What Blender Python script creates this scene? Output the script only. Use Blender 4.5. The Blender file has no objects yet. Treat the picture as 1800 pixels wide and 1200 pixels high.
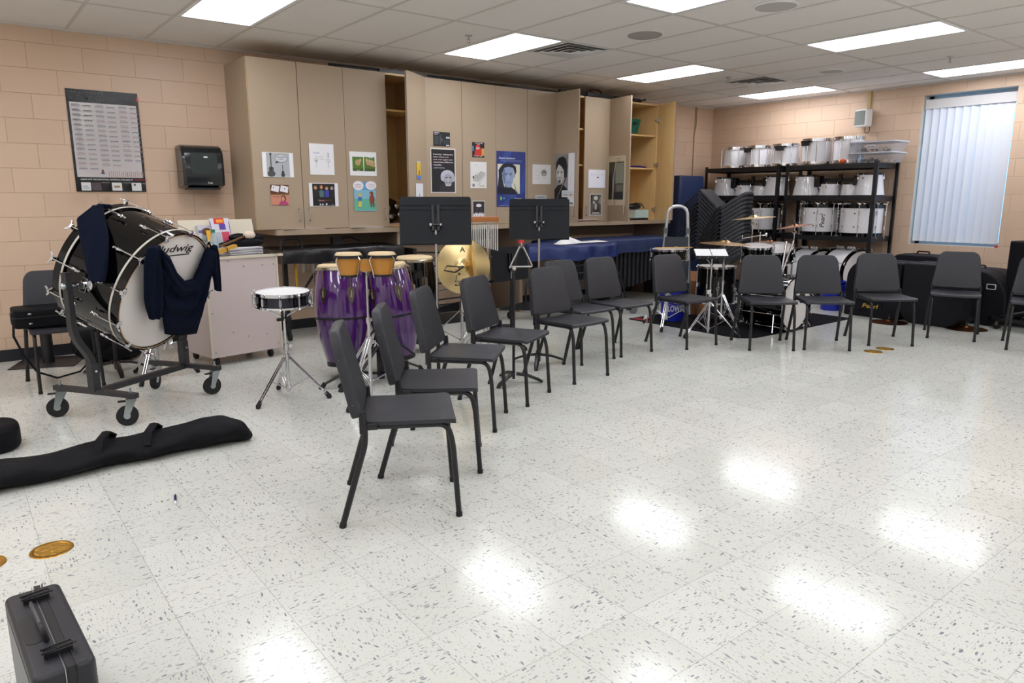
import bpy, math, random
from mathutils import Matrix, Vector, Euler
random.seed(7)
PI = math.pi
S = bpy.context.scene
COL = S.collection
V = Vector

# ---------------------------------------------------------------- camera, world, exposure
cam_d = bpy.data.cameras.new('camera'); cam = bpy.data.objects.new('camera', cam_d); COL.objects.link(cam)
cam_d.sensor_width = 36; cam_d.lens = 25.2; cam_d.clip_start = .05; cam_d.clip_end = 100
cam.location = (-9.883, -7.417, 1.378)
cam.rotation_euler = (PI/2 - .1972, 0, .9072 - PI/2)
S.camera = cam
S.view_settings.view_transform = 'Standard'; S.view_settings.look = 'None'
S.view_settings.gamma = 1; S.view_settings.use_curve_mapping = False
S.view_settings.exposure = 0.34
W_ = bpy.data.worlds.new('world'); S.world = W_; W_.use_nodes = True
bg = W_.node_tree.nodes['Background']; bg.inputs[0].default_value = (.22, .62, 1, 1); bg.inputs[1].default_value = 2.2
LAMP = 9.0                                   # strength of the fluorescent diffusers

# ---------------------------------------------------------------- materials
def lin(h):
    h = h.lstrip('#'); c = [int(h[i:i+2], 16)/255 for i in (0, 2, 4)]
    return tuple((x/12.92 if x <= .04045 else ((x+.055)/1.055)**2.4) for x in c) + (1,)
MATS = {}
def mat(name, col, rough=.5, metal=0, spec=.5, bump=0, bscale=50, coat=0, var=0, vscale=8, emit=0, alpha=None, trans=0):
    if name in MATS: return MATS[name]
    m = bpy.data.materials.new(name); m.use_nodes = True; nt = m.node_tree
    b = nt.nodes['Principled BSDF']; c = lin(col)
    b.inputs['Base Color'].default_value = c; b.inputs['Roughness'].default_value = rough
    b.inputs['Metallic'].default_value = metal; b.inputs['Specular IOR Level'].default_value = spec
    if coat: b.inputs['Coat Weight'].default_value = coat; b.inputs['Coat Roughness'].default_value = .05
    if emit: b.inputs['Emission Color'].default_value = c; b.inputs['Emission Strength'].default_value = emit
    if trans: b.inputs['Transmission Weight'].default_value = trans
    if alpha is not None: b.inputs['Alpha'].default_value = alpha
    tc = nt.nodes.new('ShaderNodeTexCoord')
    if var:
        n = nt.nodes.new('ShaderNodeTexNoise'); n.inputs['Scale'].default_value = vscale; n.inputs['Detail'].default_value = 4
        nt.links.new(tc.outputs['Object'], n.inputs['Vector'])
        mx = nt.nodes.new('ShaderNodeMix'); mx.data_type = 'RGBA'
        mx.inputs[6].default_value = tuple(x*(1-var) for x in c[:3])+(1,); mx.inputs[7].default_value = tuple(min(1, x*(1+var)) for x in c[:3])+(1,)
        nt.links.new(n.outputs['Fac'], mx.inputs[0]); nt.links.new(mx.outputs[2], b.inputs['Base Color'])
    if bump:
        n = nt.nodes.new('ShaderNodeTexNoise'); n.inputs['Scale'].default_value = bscale; n.inputs['Detail'].default_value = 3
        nt.links.new(tc.outputs['Object'], n.inputs['Vector'])
        bp = nt.nodes.new('ShaderNodeBump'); bp.inputs['Strength'].default_value = bump; bp.inputs['Distance'].default_value = .01
        nt.links.new(n.outputs['Fac'], bp.inputs['Height']); nt.links.new(bp.outputs[0], b.inputs['Normal'])
    MATS[name] = m; return m

def nodes_mat(name):
    m = bpy.data.materials.new(name); m.use_nodes = True; MATS[name] = m
    return m, m.node_tree, m.node_tree.nodes['Principled BSDF']
def mth(nt, op, a, b=None, c=None):
    n = nt.nodes.new('ShaderNodeMath'); n.operation = op
    for i, x in enumerate((a, b, c)):
        if x is None: continue
        if hasattr(x, 'links'): nt.links.new(x, n.inputs[i])
        else: n.inputs[i].default_value = x
    return n.outputs[0]
def mixc(nt, f, a, b):
    n = nt.nodes.new('ShaderNodeMix'); n.data_type = 'RGBA'
    for i, x in ((0, f), (6, a), (7, b)):
        if hasattr(x, 'links'): nt.links.new(x, n.inputs[i])
        else: n.inputs[i].default_value = x
    return n.outputs[2]
def comb(nt, x, y, z=0.0):
    n = nt.nodes.new('ShaderNodeCombineXYZ')
    for i, q in enumerate((x, y, z)):
        if hasattr(q, 'links'): nt.links.new(q, n.inputs[i])
        else: n.inputs[i].default_value = q
    return n.outputs[0]

def floor_material():
    m, nt, b = nodes_mat('vinyl_floor'); L = nt.links.new
    tc = nt.nodes.new('ShaderNodeTexCoord'); sp = nt.nodes.new('ShaderNodeSeparateXYZ'); L(tc.outputs['Object'], sp.inputs[0])
    T = .3048
    ux = mth(nt, 'DIVIDE', mth(nt, 'ADD', sp.outputs[0], 2.7238+30*T), T)
    uy = mth(nt, 'DIVIDE', mth(nt, 'ADD', sp.outputs[1], 2.5767+60*T), T)
    ix = mth(nt, 'FLOOR', ux); iy = mth(nt, 'FLOOR', uy)
    fx = mth(nt, 'FRACT', ux); fy = mth(nt, 'FRACT', uy)
    par = mth(nt, 'MODULO', mth(nt, 'ADD', ix, iy), 2.0)
    # random flip of a few tiles
    wn = nt.nodes.new('ShaderNodeTexWhiteNoise'); wn.noise_dimensions = '2D'; L(comb(nt, ix, iy), wn.inputs[0])
    # seam mask
    ex = mth(nt, 'MINIMUM', fx, mth(nt, 'SUBTRACT', 1.0, fx)); ey = mth(nt, 'MINIMUM', fy, mth(nt, 'SUBTRACT', 1.0, fy))
    seam = mth(nt, 'LESS_THAN', mth(nt, 'MINIMUM', ex, ey), .0045)
    # chip coordinates, streak direction turns from tile to tile
    def swap(a, c): return mth(nt, 'ADD', mth(nt, 'MULTIPLY', a, par), mth(nt, 'MULTIPLY', c, mth(nt, 'SUBTRACT', 1.0, par)))
    px = swap(sp.outputs[0], sp.outputs[1]); py = swap(sp.outputs[1], sp.outputs[0])
    wob = nt.nodes.new('ShaderNodeTexNoise'); wob.inputs['Scale'].default_value = 9; L(tc.outputs['Object'], wob.inputs['Vector'])
    wv = mth(nt, 'MULTIPLY', wob.outputs['Fac'], .03)
    base = lin('#d9dad6'); col = None
    prev = mixc(nt, wn.outputs[0], lin('#d3d4cc'), lin('#cbccc3'))
    cl = nt.nodes.new('ShaderNodeTexNoise'); cl.inputs['Scale'].default_value = 1.3; cl.inputs['Detail'].default_value = 5; L(tc.outputs['Object'], cl.inputs['Vector'])
    prev = mixc(nt, mth(nt, 'MULTIPLY', cl.outputs['Fac'], .22), prev, lin('#c9c8bf'))
    for sc, st, th, keep, cols, off in ((98, 2.8, .30, .30, ('#8f929b', '#6b6e7a'), 0), (150, 2.4, .33, .40, ('#b3b0a8', '#8b8f98'), 3.1), (72, 2.0, .22, .10, ('#8493aa', '#b39c74'), 7.7), (240, 2, .36, .35, ('#a9aaae', '#bfb9ab'), 11.)):
        vo = nt.nodes.new('ShaderNodeTexVoronoi'); vo.inputs['Scale'].default_value = sc; vo.inputs['Randomness'].default_value = 1
        L(comb(nt, mth(nt, 'ADD', mth(nt, 'ADD', px, wv), off), mth(nt, 'DIVIDE', mth(nt, 'ADD', py, wv), st), off), vo.inputs['Vector'])
        sc2 = nt.nodes.new('ShaderNodeSeparateColor'); L(vo.outputs['Color'], sc2.inputs[0])
        msk = mth(nt, 'MULTIPLY', mth(nt, 'LESS_THAN', vo.outputs['Distance'], mth(nt, 'MULTIPLY', sc2.outputs[1], th*1.5)), mth(nt, 'LESS_THAN', sc2.outputs[0], keep))
        ch = mixc(nt, sc2.outputs[2], lin(cols[0]), lin(cols[1]))
        prev = mixc(nt, mth(nt, 'MULTIPLY', msk, .85), prev, ch)
    prev = mixc(nt, mth(nt, 'MULTIPLY', seam, .55), prev, lin('#8f8e88'))
    L(prev, b.inputs['Base Color'])
    rn = nt.nodes.new('ShaderNodeTexNoise'); rn.inputs['Scale'].default_value = 3.5; rn.inputs['Detail'].default_value = 6; L(tc.outputs['Object'], rn.inputs['Vector'])
    L(mth(nt, 'ADD', mth(nt, 'MULTIPLY', rn.outputs['Fac'], .08), .09), b.inputs['Roughness'])
    b.inputs['Specular IOR Level'].default_value = .27
    bn = nt.nodes.new('ShaderNodeTexNoise'); bn.inputs['Scale'].default_value = 6; bn.inputs['Detail'].default_value = 2; L(tc.outputs['Object'], bn.inputs['Vector'])
    bp = nt.nodes.new('ShaderNodeBump'); bp.inputs['Strength'].default_value = .12; bp.inputs['Distance'].default_value = .004
    L(bn.outputs['Fac'], bp.inputs['Height']); L(bp.outputs[0], b.inputs['Normal'])
    return m

def block_material(name, axis, shift):
    m, nt, b = nodes_mat(name); L = nt.links.new
    tc = nt.nodes.new('ShaderNodeTexCoord'); sp = nt.nodes.new('ShaderNodeSeparateXYZ'); L(tc.outputs['Object'], sp.inputs[0])
    br = nt.nodes.new('ShaderNodeTexBrick'); br.inputs['Scale'].default_value = 1
    br.inputs['Brick Width'].default_value = .4064; br.inputs['Row Height'].default_value = .2032
    br.inputs['Mortar Size'].default_value = .0035; br.inputs['Mortar Smooth'].default_value = .6; br.offset = .5
    br.inputs['Color1'].default_value = lin('#cfb39a'); br.inputs['Color2'].default_value = lin('#d5b99f'); br.inputs['Mortar'].default_value = lin('#c0a389')
    L(comb(nt, mth(nt, 'ADD', sp.outputs[axis], shift), mth(nt, 'ADD', sp.outputs[2], .2032*20)), br.inputs['Vector'])
    n = nt.nodes.new('ShaderNodeTexNoise'); n.inputs['Scale'].default_value = 2.2; n.inputs['Detail'].default_value = 6; L(tc.outputs['Object'], n.inputs['Vector'])
    c = mixc(nt, mth(nt, 'MULTIPLY', n.outputs['Fac'], .25), br.outputs['Color'], lin('#bb9f86'))
    L(c, b.inputs['Base Color']); b.inputs['Roughness'].default_value = .42
    n2 = nt.nodes.new('ShaderNodeTexNoise'); n2.inputs['Scale'].default_value = 90; n2.inputs['Detail'].default_value = 4; L(tc.outputs['Object'], n2.inputs['Vector'])
    h = mth(nt, 'ADD', mth(nt, 'MULTIPLY', br.outputs['Fac'], -1.0), mth(nt, 'MULTIPLY', n2.outputs['Fac'], .12))
    bp = nt.nodes.new('ShaderNodeBump'); bp.inputs['Strength'].default_value = .6; bp.inputs['Distance'].default_value = .006
    L(h, bp.inputs['Height']); L(bp.outputs[0], b.inputs['Normal'])
    return m

def wood_material(name, c1, c2, axis=2, scale=9, rough=.4):
    m, nt, b = nodes_mat(name); L = nt.links.new
    tc = nt.nodes.new('ShaderNodeTexCoord'); mp = nt.nodes.new('ShaderNodeMapping'); L(tc.outputs['Object'], mp.inputs[0])
    s = [scale]*3; s[axis] = scale*.12; mp.inputs['Scale'].default_value = s
    n = nt.nodes.new('ShaderNodeTexNoise'); n.inputs['Scale'].default_value = 1.6; n.inputs['Detail'].default_value = 6; L(mp.outputs[0], n.inputs['Vector'])
    L(mixc(nt, n.outputs['Fac'], lin(c1), lin(c2)), b.inputs['Base Color']); b.inputs['Roughness'].default_value = rough
    return m

M_BLACK = mat('satin_black_metal', '#131317', .38)
M_PLAST = mat('black_polypropylene', '#292a30', .42, bump=.18, bscale=700, spec=.45)
M_RUB = mat('black_rubber', '#121214', .7)
M_CHR = mat('chrome', '#d6d6da', .13, metal=1)
M_STEEL = mat('brushed_steel', '#b9b7b4', .3, metal=1)
M_ZINC = mat('zinc_plate', '#b7c0c4', .28, metal=1)
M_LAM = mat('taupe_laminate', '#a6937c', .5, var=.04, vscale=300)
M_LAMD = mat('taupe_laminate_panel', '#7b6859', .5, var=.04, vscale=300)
M_EDGE = mat('laminate_edge', '#8c7a6a', .45)
M_MAPLE = wood_material('maple_ply', '#e0bf88', '#d0aa6e')
M_WHITE = mat('white_paper', '#e6e6e6', .7)
M_GLOSSW = mat('gloss_white_shell', '#efeef2', .12, coat=.6)
M_GLOSSB = mat('gloss_black_shell', '#040406', .07, spec=.45)
M_HEAD = mat('coated_drumhead', '#e4ddd8', .55)
M_HEADC = mat('mylar_drumhead', '#c9c5c2', .35)
M_NAVYF = mat('navy_cotton', '#0f1526', .95, spec=.1, bump=.8, bscale=14)
M_BLKF = mat('black_nylon', '#0b0b10', .65, spec=.18, bump=.9, bscale=10)
M_BLUEC = mat('blue_nylon_cover', '#1b2c62', .4, var=.2, vscale=5, bump=.9, bscale=9)
M_BLUED = mat('dark_blue_cloth', '#15264f', .6, var=.12, vscale=4)
M_BRASS = mat('cymbal_bronze', '#c89a4c', .24, metal=1, bump=.2, bscale=90)
M_BRASSL = mat('bright_cymbal_bronze', '#ecd29a', .27, metal=1)
M_BRASSD = mat('dull_cymbal_bronze', '#b3935c', .32, metal=1, var=.3, vscale=20)
M_COPPER = mat('copper_toned_bronze', '#a8693c', .28, metal=1)
M_SKIN = mat('rawhide', '#dcc59c', .6, var=.12, vscale=12)

# ---------------------------------------------------------------- mesh builder
class M:
    def __init__(s, T=None): s.v = []; s.f = []; s.mi = []; s.T = T or Matrix.Identity(4); s.ms = []
    def slot(s, m):
        if m not in s.ms: s.ms.append(m)
        return s.ms.index(m)
    def add(s, vs, fs, m, T=None):
        k = len(s.v); T = s.T @ T if T is not None else s.T
        s.v += [T @ V(p) for p in vs]; i = s.slot(m)
        for f in fs: s.f.append([a+k for a in f]); s.mi.append(i)
        return s
    def box(s, x0, x1, y0, y1, z0, z1, m, T=None):
        vs = [(x, y, z) for x in (x0, x1) for y in (y0, y1) for z in (z0, z1)]
        return s.add(vs, [(0, 1, 3, 2), (4, 6, 7, 5), (0, 4, 5, 1), (2, 3, 7, 6), (0, 2, 6, 4), (1, 5, 7, 3)], m, T)
    def rbox(s, x0, x1, y0, y1, z0, z1, m, r=.01, T=None, n=3):
        """box with rounded vertical edges"""
        return s.prism(rrect(x0, x1, y0, y1, r, n), z0, z1, m, T)
    def prism(s, poly, z0, z1, m, T=None, top=None):
        n = len(poly); q = top or poly
        vs = [(x, y, z0) for x, y in poly] + [(x, y, z1) for x, y in q]
        return s.add(vs, [tuple(range(n-1, -1, -1)), tuple(range(n, 2*n))] + [(i, (i+1) % n, n+(i+1) % n, n+i) for i in range(n)], m, T)
    def tube(s, pts, r, m, n=8, caps=True, T=None, sq=None):
        pts = [V(p) for p in pts]; rs = r if isinstance(r, (list, tuple)) else [r]*len(pts)
        vs = []; prev = None
        for i, p in enumerate(pts):
            d = (pts[min(i+1, len(pts)-1)] - pts[max(i-1, 0)])
            d = d.normalized() if d.length > 1e-9 else V((0, 0, 1))
            if prev is None:
                a = V((0, 0, 1)) if abs(d.z) < .95 else V((1, 0, 0))
                u = d.cross(a).normalized()
            else: u = (prev - d*prev.dot(d)).normalized()
            w = d.cross(u); prev = u
            for k in range(n):
                t = 2*PI*(k+.5)/n; a_, b_ = (sq or (1, 1))
                vs.append(p + u*math.cos(t)*rs[i]*a_ + w*math.sin(t)*rs[i]*b_)
        fs = [(i*n+k, i*n+(k+1) % n, (i+1)*n+(k+1) % n, (i+1)*n+k) for i in range(len(pts)-1) for k in range(n)]
        if caps: fs += [tuple(range(n-1, -1, -1)), tuple((len(pts)-1)*n+k for k in range(n))]
        return s.add(vs, fs, m, T)
    def cyl(s, p0, p1, r, m, n=16, r1=None, T=None): return s.tube([p0, p1], [r, r if r1 is None else r1], m, n, True, T)
    def lathe(s, prof, m, n=32, T=None, closed=False, a0=0, a1=2*PI):
        vs = []; full = abs(a1-a0-2*PI) < 1e-6; nn = n if full else n+1
        for r, z in prof:
            for k in range(nn):
                t = a0+(a1-a0)*k/n; vs.append((r*math.cos(t), r*math.sin(t), z))
        fs = []; P = len(prof)
        for i in range(P if closed else P-1):
            j = (i+1) % P
            for k in range(n):
                k2 = (k+1) % nn if full else k+1
                fs.append((i*nn+k, i*nn+k2, j*nn+k2, j*nn+k))
        return s.add(vs, fs, m, T)
    def disc(s, r, z, m, n=32, T=None, flip=False):
        vs = [(r*math.cos(2*PI*k/n), r*math.sin(2*PI*k/n), z) for k in range(n)]
        return s.add(vs, [tuple(range(n)) if not flip else tuple(range(n-1, -1, -1))], m, T)
    def ball(s, c, r, m, n=12, sx=1, sy=1, sz=1, T=None):
        vs = []; h = n//2
        for i in range(h+1):
            a = PI*i/h
            for k in range(n): vs.append((c[0]+sx*r*math.sin(a)*math.cos(2*PI*k/n), c[1]+sy*r*math.sin(a)*math.sin(2*PI*k/n), c[2]+sz*r*math.cos(a)))
        return s.add(vs, [(i*n+k, (i+1)*n+k, (i+1)*n+(k+1) % n, i*n+(k+1) % n) for i in range(h) for k in range(n)], m, T)
    def text(s, st, m, x0, x1, z0, z1, y=0, T=None, fit=True, shear=0):
        """lettering in the XZ plane facing -Y, filling the given box"""
        vs, fs = glyphs(st)
        if not vs: return s
        xa = min(v[0] for v in vs); xb = max(v[0] for v in vs); ya = min(v[1] for v in vs); yb = max(v[1] for v in vs)
        sx = (x1-x0)/(xb-xa+1e-9); sy = (z1-z0)/(yb-ya+1e-9)
        if not fit: sx = sy = min(sx, sy)
        return s.add([(x0+(v[0]-xa)*sx+shear*(v[1]-ya)*sy, y, z0+(v[1]-ya)*sy) for v in vs], fs, m, T)
    def build(s, name, parent=None, bevel=0, seg=2, sub=0, ang=40, loc=None):
        me = bpy.data.meshes.new(name); me.from_pydata([tuple(v) for v in s.v], [], s.f)
        for m in s.ms: me.materials.append(m)
        me.polygons.foreach_set('material_index', s.mi); me.polygons.foreach_set('use_smooth', [True]*len(s.f))
        me.set_sharp_from_angle(angle=math.radians(ang)); me.update()
        o = bpy.data.objects.new(name, me); COL.objects.link(o)
        if parent: o.parent = parent
        if bevel:
            b = o.modifiers.new('bevel', 'BEVEL'); b.width = bevel; b.segments = seg; b.limit_method = 'ANGLE'; b.angle_limit = .6; b.harden_normals = True
        if sub:
            b = o.modifiers.new('sub', 'SUBSURF'); b.levels = sub; b.render_levels = sub
        return o
_G = {}
def glyphs(st):
    if st in _G: return _G[st]
    c = bpy.data.curves.new('lettering', 'FONT'); c.body = st; c.resolution_u = 2; c.offset = .016
    o = bpy.data.objects.new('lettering', c); COL.objects.link(o)
    dg = bpy.context.evaluated_depsgraph_get(); me = o.evaluated_get(dg).to_mesh()
    vs = [tuple(v.co) for v in me.vertices]; fs = [tuple(p.vertices) for p in me.polygons]
    o.evaluated_get(dg).to_mesh_clear(); COL.objects.unlink(o); bpy.data.objects.remove(o); bpy.data.curves.remove(c)
    _G[st] = (vs, fs); return _G[st]
def rrect(x0, x1, y0, y1, r, n=4, rs=None):
    rs = rs or (r, r, r, r); out = []
    for (cx, cy, a), q in zip(((x1, y1, 0), (x0, y1, PI/2), (x0, y0, PI), (x1, y0, 1.5*PI)), rs):
        ox = cx-q if cx == x1 else cx+q; oy = cy-q if cy == y1 else cy+q
        if q <= 0: out.append((cx, cy)); continue
        for k in range(n+1): t = a+PI/2*k/n; out.append((ox+q*math.cos(t), oy+q*math.sin(t)))
    return out
def tag(o, label, cat, group=None):
    o['label'] = label; o['category'] = cat
    if group: o['group'] = group
    return o
def thing(name, label, cat, loc=(0, 0, 0), rz=0, group=None, rot=None):
    o = bpy.data.objects.new(name, None); COL.objects.link(o); o.location = loc
    o.empty_display_size = .05
    if rot is not None: o.rotation_euler = rot.to_euler() if isinstance(rot, Matrix) else rot
    else: o.rotation_euler = (0, 0, rz)
    return tag(o, label, cat, group)
def struct(o): o['kind'] = 'structure'; return o
def dup(o, parent=None, **kw):
    c = o.copy(); COL.objects.link(c)
    if parent: c.parent = parent
    for ch in list(o.children): dup(ch, c)
    return c
def dupt(o, loc, rz=None, label=None, group=None, rot=None):
    c = dup(o); c.location = loc
    if rz is not None: c.rotation_euler = (0, 0, rz)
    if rot is not None: c.rotation_euler = rot.to_euler() if isinstance(rot, Matrix) else rot
    if label: c['label'] = label
    if group: c['group'] = group
    return c
TR = Matrix.Translation
def RZ(a): return Matrix.Rotation(a, 4, 'Z')
def RX(a): return Matrix.Rotation(a, 4, 'X')
def RY(a): return Matrix.Rotation(a, 4, 'Y')
def fillet(pts, r, n=5):
    pts = [V(p) for p in pts]; out = [pts[0]]
    for a, b, c in zip(pts, pts[1:], pts[2:]):
        u = (a-b); w = (c-b); q = min(r, u.length*.49, w.length*.49); p0 = b+u.normalized()*q; p1 = b+w.normalized()*q
        for k in range(n+1):
            t = k/n; out.append(p0*(1-t)**2 + b*2*t*(1-t) + p1*t*t)
    return out + [pts[-1]]

# ---------------------------------------------------------------- room shell
H = 2.784; X0, X1, Y0, Y1 = -13.4, 0.0, -11.2, 0.0
M_FLOOR = floor_material()
M_BX = block_material('painted_block_long', 0, 8.98+.2032*2+.4064*40); M_BY = block_material('painted_block_side', 1, .4064*40)
M_CEIL = mat('ceiling_tile', '#ece7e2', .9, bump=.5, bscale=160, spec=.1, var=.03, vscale=40)
M_TBAR = mat('grid_bar', '#cfc9c3', .5)
M_BF = mat('pale_bounce_block', '#e9e1d8', .6)  # unseen walls made paler to bounce more light into the room
M_BASEB = mat('black_vinyl_base', '#14151d', .5)
struct(M().box(X0, X1+.3, Y0, Y1+.1, -.1, 0, M_FLOOR).build('floor'))
struct(M().box(X0, X1+.3, Y0, Y1+.1, H, H+.1, M_CEIL).build('ceiling'))
struct(M().box(X0, X1+.3, 0, .2, 0, H, M_BX).build('wall_back'))
struct(M().box(X0-.2, X0, Y0, Y1, 0, H, M_BF).build('wall_left'))
struct(M().box(X0, X1+.3, Y0-.2, Y0, 0, H, M_BF).build('wall_front'))
WY0, WY1, WZ0, WZ1 = -4.20, -3.17, .795, 2.64
w = M()
w.box(0, .3, WY1, 0, 0, H, M_BY); w.box(0, .3, Y0, WY0, 0, H, M_BY); w.box(0, .3, WY0, WY1, 0, WZ0, M_BY); w.box(0, .3, WY0, WY1, WZ1, H, M_BY)
struct(w.build('wall_right'))
struct(M().box(X0, X1, -.006, 0, 0, .102, M_BASEB).build('baseboard_back'))
struct(M().box(-.006, 0, Y0, -.006, 0, .102, M_BASEB).build('baseboard_right'))
# ceiling grid: 2 x 4 ft lay-in, bars 24 mm
g = M(); xs = [-5.215+.6096*k for k in range(-14, 9)]; ys = [-1.045-1.2192*k for k in range(0, 9)]
for x in xs: g.box(x-.012, x+.012, Y0, Y1, H-.004, H+.001, M_TBAR)
for y in ys: g.box(X0, X1, y-.012, y+.012, H-.0045, H+.001, M_TBAR)
struct(g.build('trim_1'))
g = M(); g.box(X0, X1, -.022, 0, H-.02, H-.001, M_TBAR); g.box(-.022, 0, Y0, 0, H-.02, H-.001, M_TBAR); struct(g.build('trim_2'))
# fluorescent troffers
M_DIFF = mat('lamp_diffuser', '#f6f8ff', .5, emit=LAMP)
M_FRM = mat('white_enamel', '#ebebeb', .4)
t = thing('ceiling_light', 'recessed fluorescent light, leftmost, above the left end of the cabinets', 'ceiling light', (-5.215+.6096*-4.5, -1.6546, H), 0, 'recessed fluorescent ceiling lights')
f = M(); a, b = .305-.012, .6096-.012
for x0, x1, y0, y1 in ((-a, a, -b, -b+.03), (-a, a, b-.03, b), (-a, -a+.03, -b, b), (a-.03, a, -b, b)): f.box(x0, x1, y0, y1, -.006, .0, M_FRM)
f.build('frame', t); M().box(-a+.03, a-.03, -b+.03, b-.03, -.004, -.001, M_DIFF).build('diffuser', t)
LB = {(-4, 0): 'recessed fluorescent light, leftmost, above the left end of the cabinets', (0, 0): 'recessed fluorescent light beside the left square vent, above the middle of the cabinets', (4, 0): 'recessed fluorescent light above the open right end of the cabinets', (8, 0): 'recessed fluorescent light farthest off, above the drums on the racks',
      (0, 2): 'recessed fluorescent light cut by the top edge, between the two round speakers', (4, 2): 'large bright recessed light at upper right, before the window wall', (8, 2): 'recessed fluorescent light right above the window blind'}
first = True
for k in (-12, -8, -4, 0, 4, 8):
    for r in (0, 2, 4, 6):
        x = -5.215+.6096*(k-.5); y = -1.6546-1.2192*r
        lb = LB.get((k, r), 'recessed fluorescent light in the part of the ceiling outside the picture')
        if (k, r) == (-4, 0): continue
        dupt(t, (x, y, H), label=lb)

# ---------------------------------------------------------------- ceiling fittings
M_VENTD = mat('vent_dark', '#6a6764', .6)
t = thing('ceiling_vent', 'square louvred ceiling vent beside the middle fluorescent light', 'ceiling vent', (-4.905, -1.96, H), 0, 'square ceiling vents')
f = M(); f.box(-.29, .29, -.29, .29, -.002, -.0005, M_VENTD); f.build('backing', t)
for i, (r0, z) in enumerate(((.29, -.006), (.225, -.012), (.165, -.018), (.105, -.022))):
    f = M(); r1 = r0-.045
    f.add([(sx*r0, sy*r0, z) for sx, sy in ((-1, -1), (1, -1), (1, 1), (-1, 1))] + [(sx*r1, sy*r1, z+.012-.006*(i == 0)) for sx, sy in ((-1, -1), (1, -1), (1, 1), (-1, 1))],
          [(k, k+4, (k+1) % 4+4, (k+1) % 4) for k in range(4)], M_FRM); o = f.build('louvre', t)
    o.modifiers.new('solid', 'SOLIDIFY').thickness = .002
dupt(t, (-1.78, -1.98, H), label='square louvred ceiling vent between the two farthest fluorescent lights, over the racks')
M_GRILL = mat('speaker_grille', '#a5a09a', .7, bump=.4, bscale=900)
M_GRILLW = mat('speaker_grille_pale', '#bdb8b1', .7)
def cspk(x, y, r, lb, m):
    t = thing('ceiling_speaker', lb, 'ceiling speaker', (x, y, H), 0, 'round ceiling speakers')
    M().lathe([(r, 0), (r, -.006), (r-.012, -.012), (r-.02, -.008)], M_FRM if m is M_GRILLW else m, 40).build('rim', t)
    M().lathe([(0, -.012), (r*.6, -.0115), (r-.018, -.008)], m, 40).build('grille', t)
cspk(-4.83, -2.85, .15, 'round grey ceiling speaker with a plain flat grille, left of the other', M_GRILL)
cspk(-4.80, -4.11, .17, 'round ceiling speaker with a darker inner disc, at the top edge', M_GRILLW)
cspk(-1.80, -2.92, .15, 'round pale ceiling speaker seen very flat, between the two right-hand lights', M_GRILLW)
def sprink(x, y, lb):
    t = thing('sprinkler_head', lb, 'sprinkler', (x, y, H), 0, 'ceiling sprinklers')
    M().lathe([(.035, 0), (.03, -.008), (.012, -.01)], M_STEEL, 16).build('escutcheon', t)
    M().cyl((0, 0, -.008), (0, 0, -.04), .008, M_STEEL, 8).tube([(-.012, 0, -.03), (-.014, 0, -.05), (0, 0, -.06), (.014, 0, -.05), (.012, 0, -.03)], .003, M_STEEL, 6).build('frame_arms', t)
    M().lathe([(.0, -.06), (.016, -.06), (.018, -.063), (0, -.064)], M_STEEL, 14).build('deflector', t)
sprink(-6.047, -1.89, 'small steel sprinkler head above the open left cabinet door')
sprink(-2.357, -1.954, 'small steel sprinkler head beside the far square vent')
sprink(-1.669, -4.105, 'small pale sprinkler head between the two right-hand lights')

# ---------------------------------------------------------------- window and blind
M_GLASS = mat('window_glass', '#dfefff', .0, trans=1, spec=.5)
M_ALU = mat('window_frame_metal', '#c9ccd0', .4)
fr = M()
for y0, y1, z0, z1 in ((WY0, WY1, WZ0, WZ0+.05), (WY0, WY1, WZ1-.05, WZ1), (WY0, WY0+.05, WZ0, WZ1), (WY1-.05, WY1, WZ0, WZ1)): fr.box(.2, .25, y0, y1, z0, z1, M_ALU)
wo = struct(fr.build('window_1'))
gl = M().box(.222, .228, WY0+.04, WY1-.04, WZ0+.04, WZ1-.04, M_GLASS).build('pane', wo)
M_REV = mat('painted_reveal', '#d3bca4', .5)
r = M(); r.box(0.001, .2, WY1-.002, WY1, WZ0, WZ1, M_REV); r.box(.001, .2, WY0, WY0+.002, WZ0, WZ1, M_REV); r.box(.001, .2, WY0, WY1, WZ0, WZ0+.002, M_REV); struct(r.build('trim_3'))
m, nt, b = nodes_mat('translucent_vinyl'); b.inputs['Base Color'].default_value = lin('#e2e3e8'); b.inputs['Roughness'].default_value = .5
tl = nt.nodes.new('ShaderNodeBsdfTranslucent'); tl.inputs[0].default_value = lin('#e9edf8'); mx = nt.nodes.new('ShaderNodeMixShader'); mx.inputs[0].default_value = .10
nt.links.new(b.outputs[0], mx.inputs[1]); nt.links.new(tl.outputs[0], mx.inputs[2]); nt.links.new(mx.outputs[0], nt.nodes['Material Output'].inputs[0])
M_VINYL = m
t = thing('vertical_blind', 'white vertical slat blind hanging closed in the window recess', 'blind', (.075, (WY0+WY1)/2, WZ1-.03))
M_RAIL = mat('blind_rail', '#d2d0d0', .5)
M().box(-.03, .012, -.5, .5, -.135, -.02, M_RAIL).build('headrail', t, bevel=.004)
n = 11; wd = .097
for i in range(n):
    y = .440-i*.0862-(.014 if i >= 7 else 0)
    ang = .34 if i < 6 else (.5 if i == 6 else .22)
    s = M(); pts = []
    for k in range(7):
        u = (k/6-.5)*wd; pts.append((.006*(1-(2*k/6-1)**2), u))
    z0 = -1.775; z1 = -.135
    vs = [(p[0], p[1], z) for z in (z0, z1) for p in pts]
    s.add(vs, [(k, k+1, k+8, k+7) for k in range(6)], M_VINYL, RZ(ang))
    o = s.build('slat', t, loc=None); o.location = (-.01 if i % 2 else -.008, y, 0)
M_RED = mat('red_plastic', '#c8202a', .5)
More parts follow.
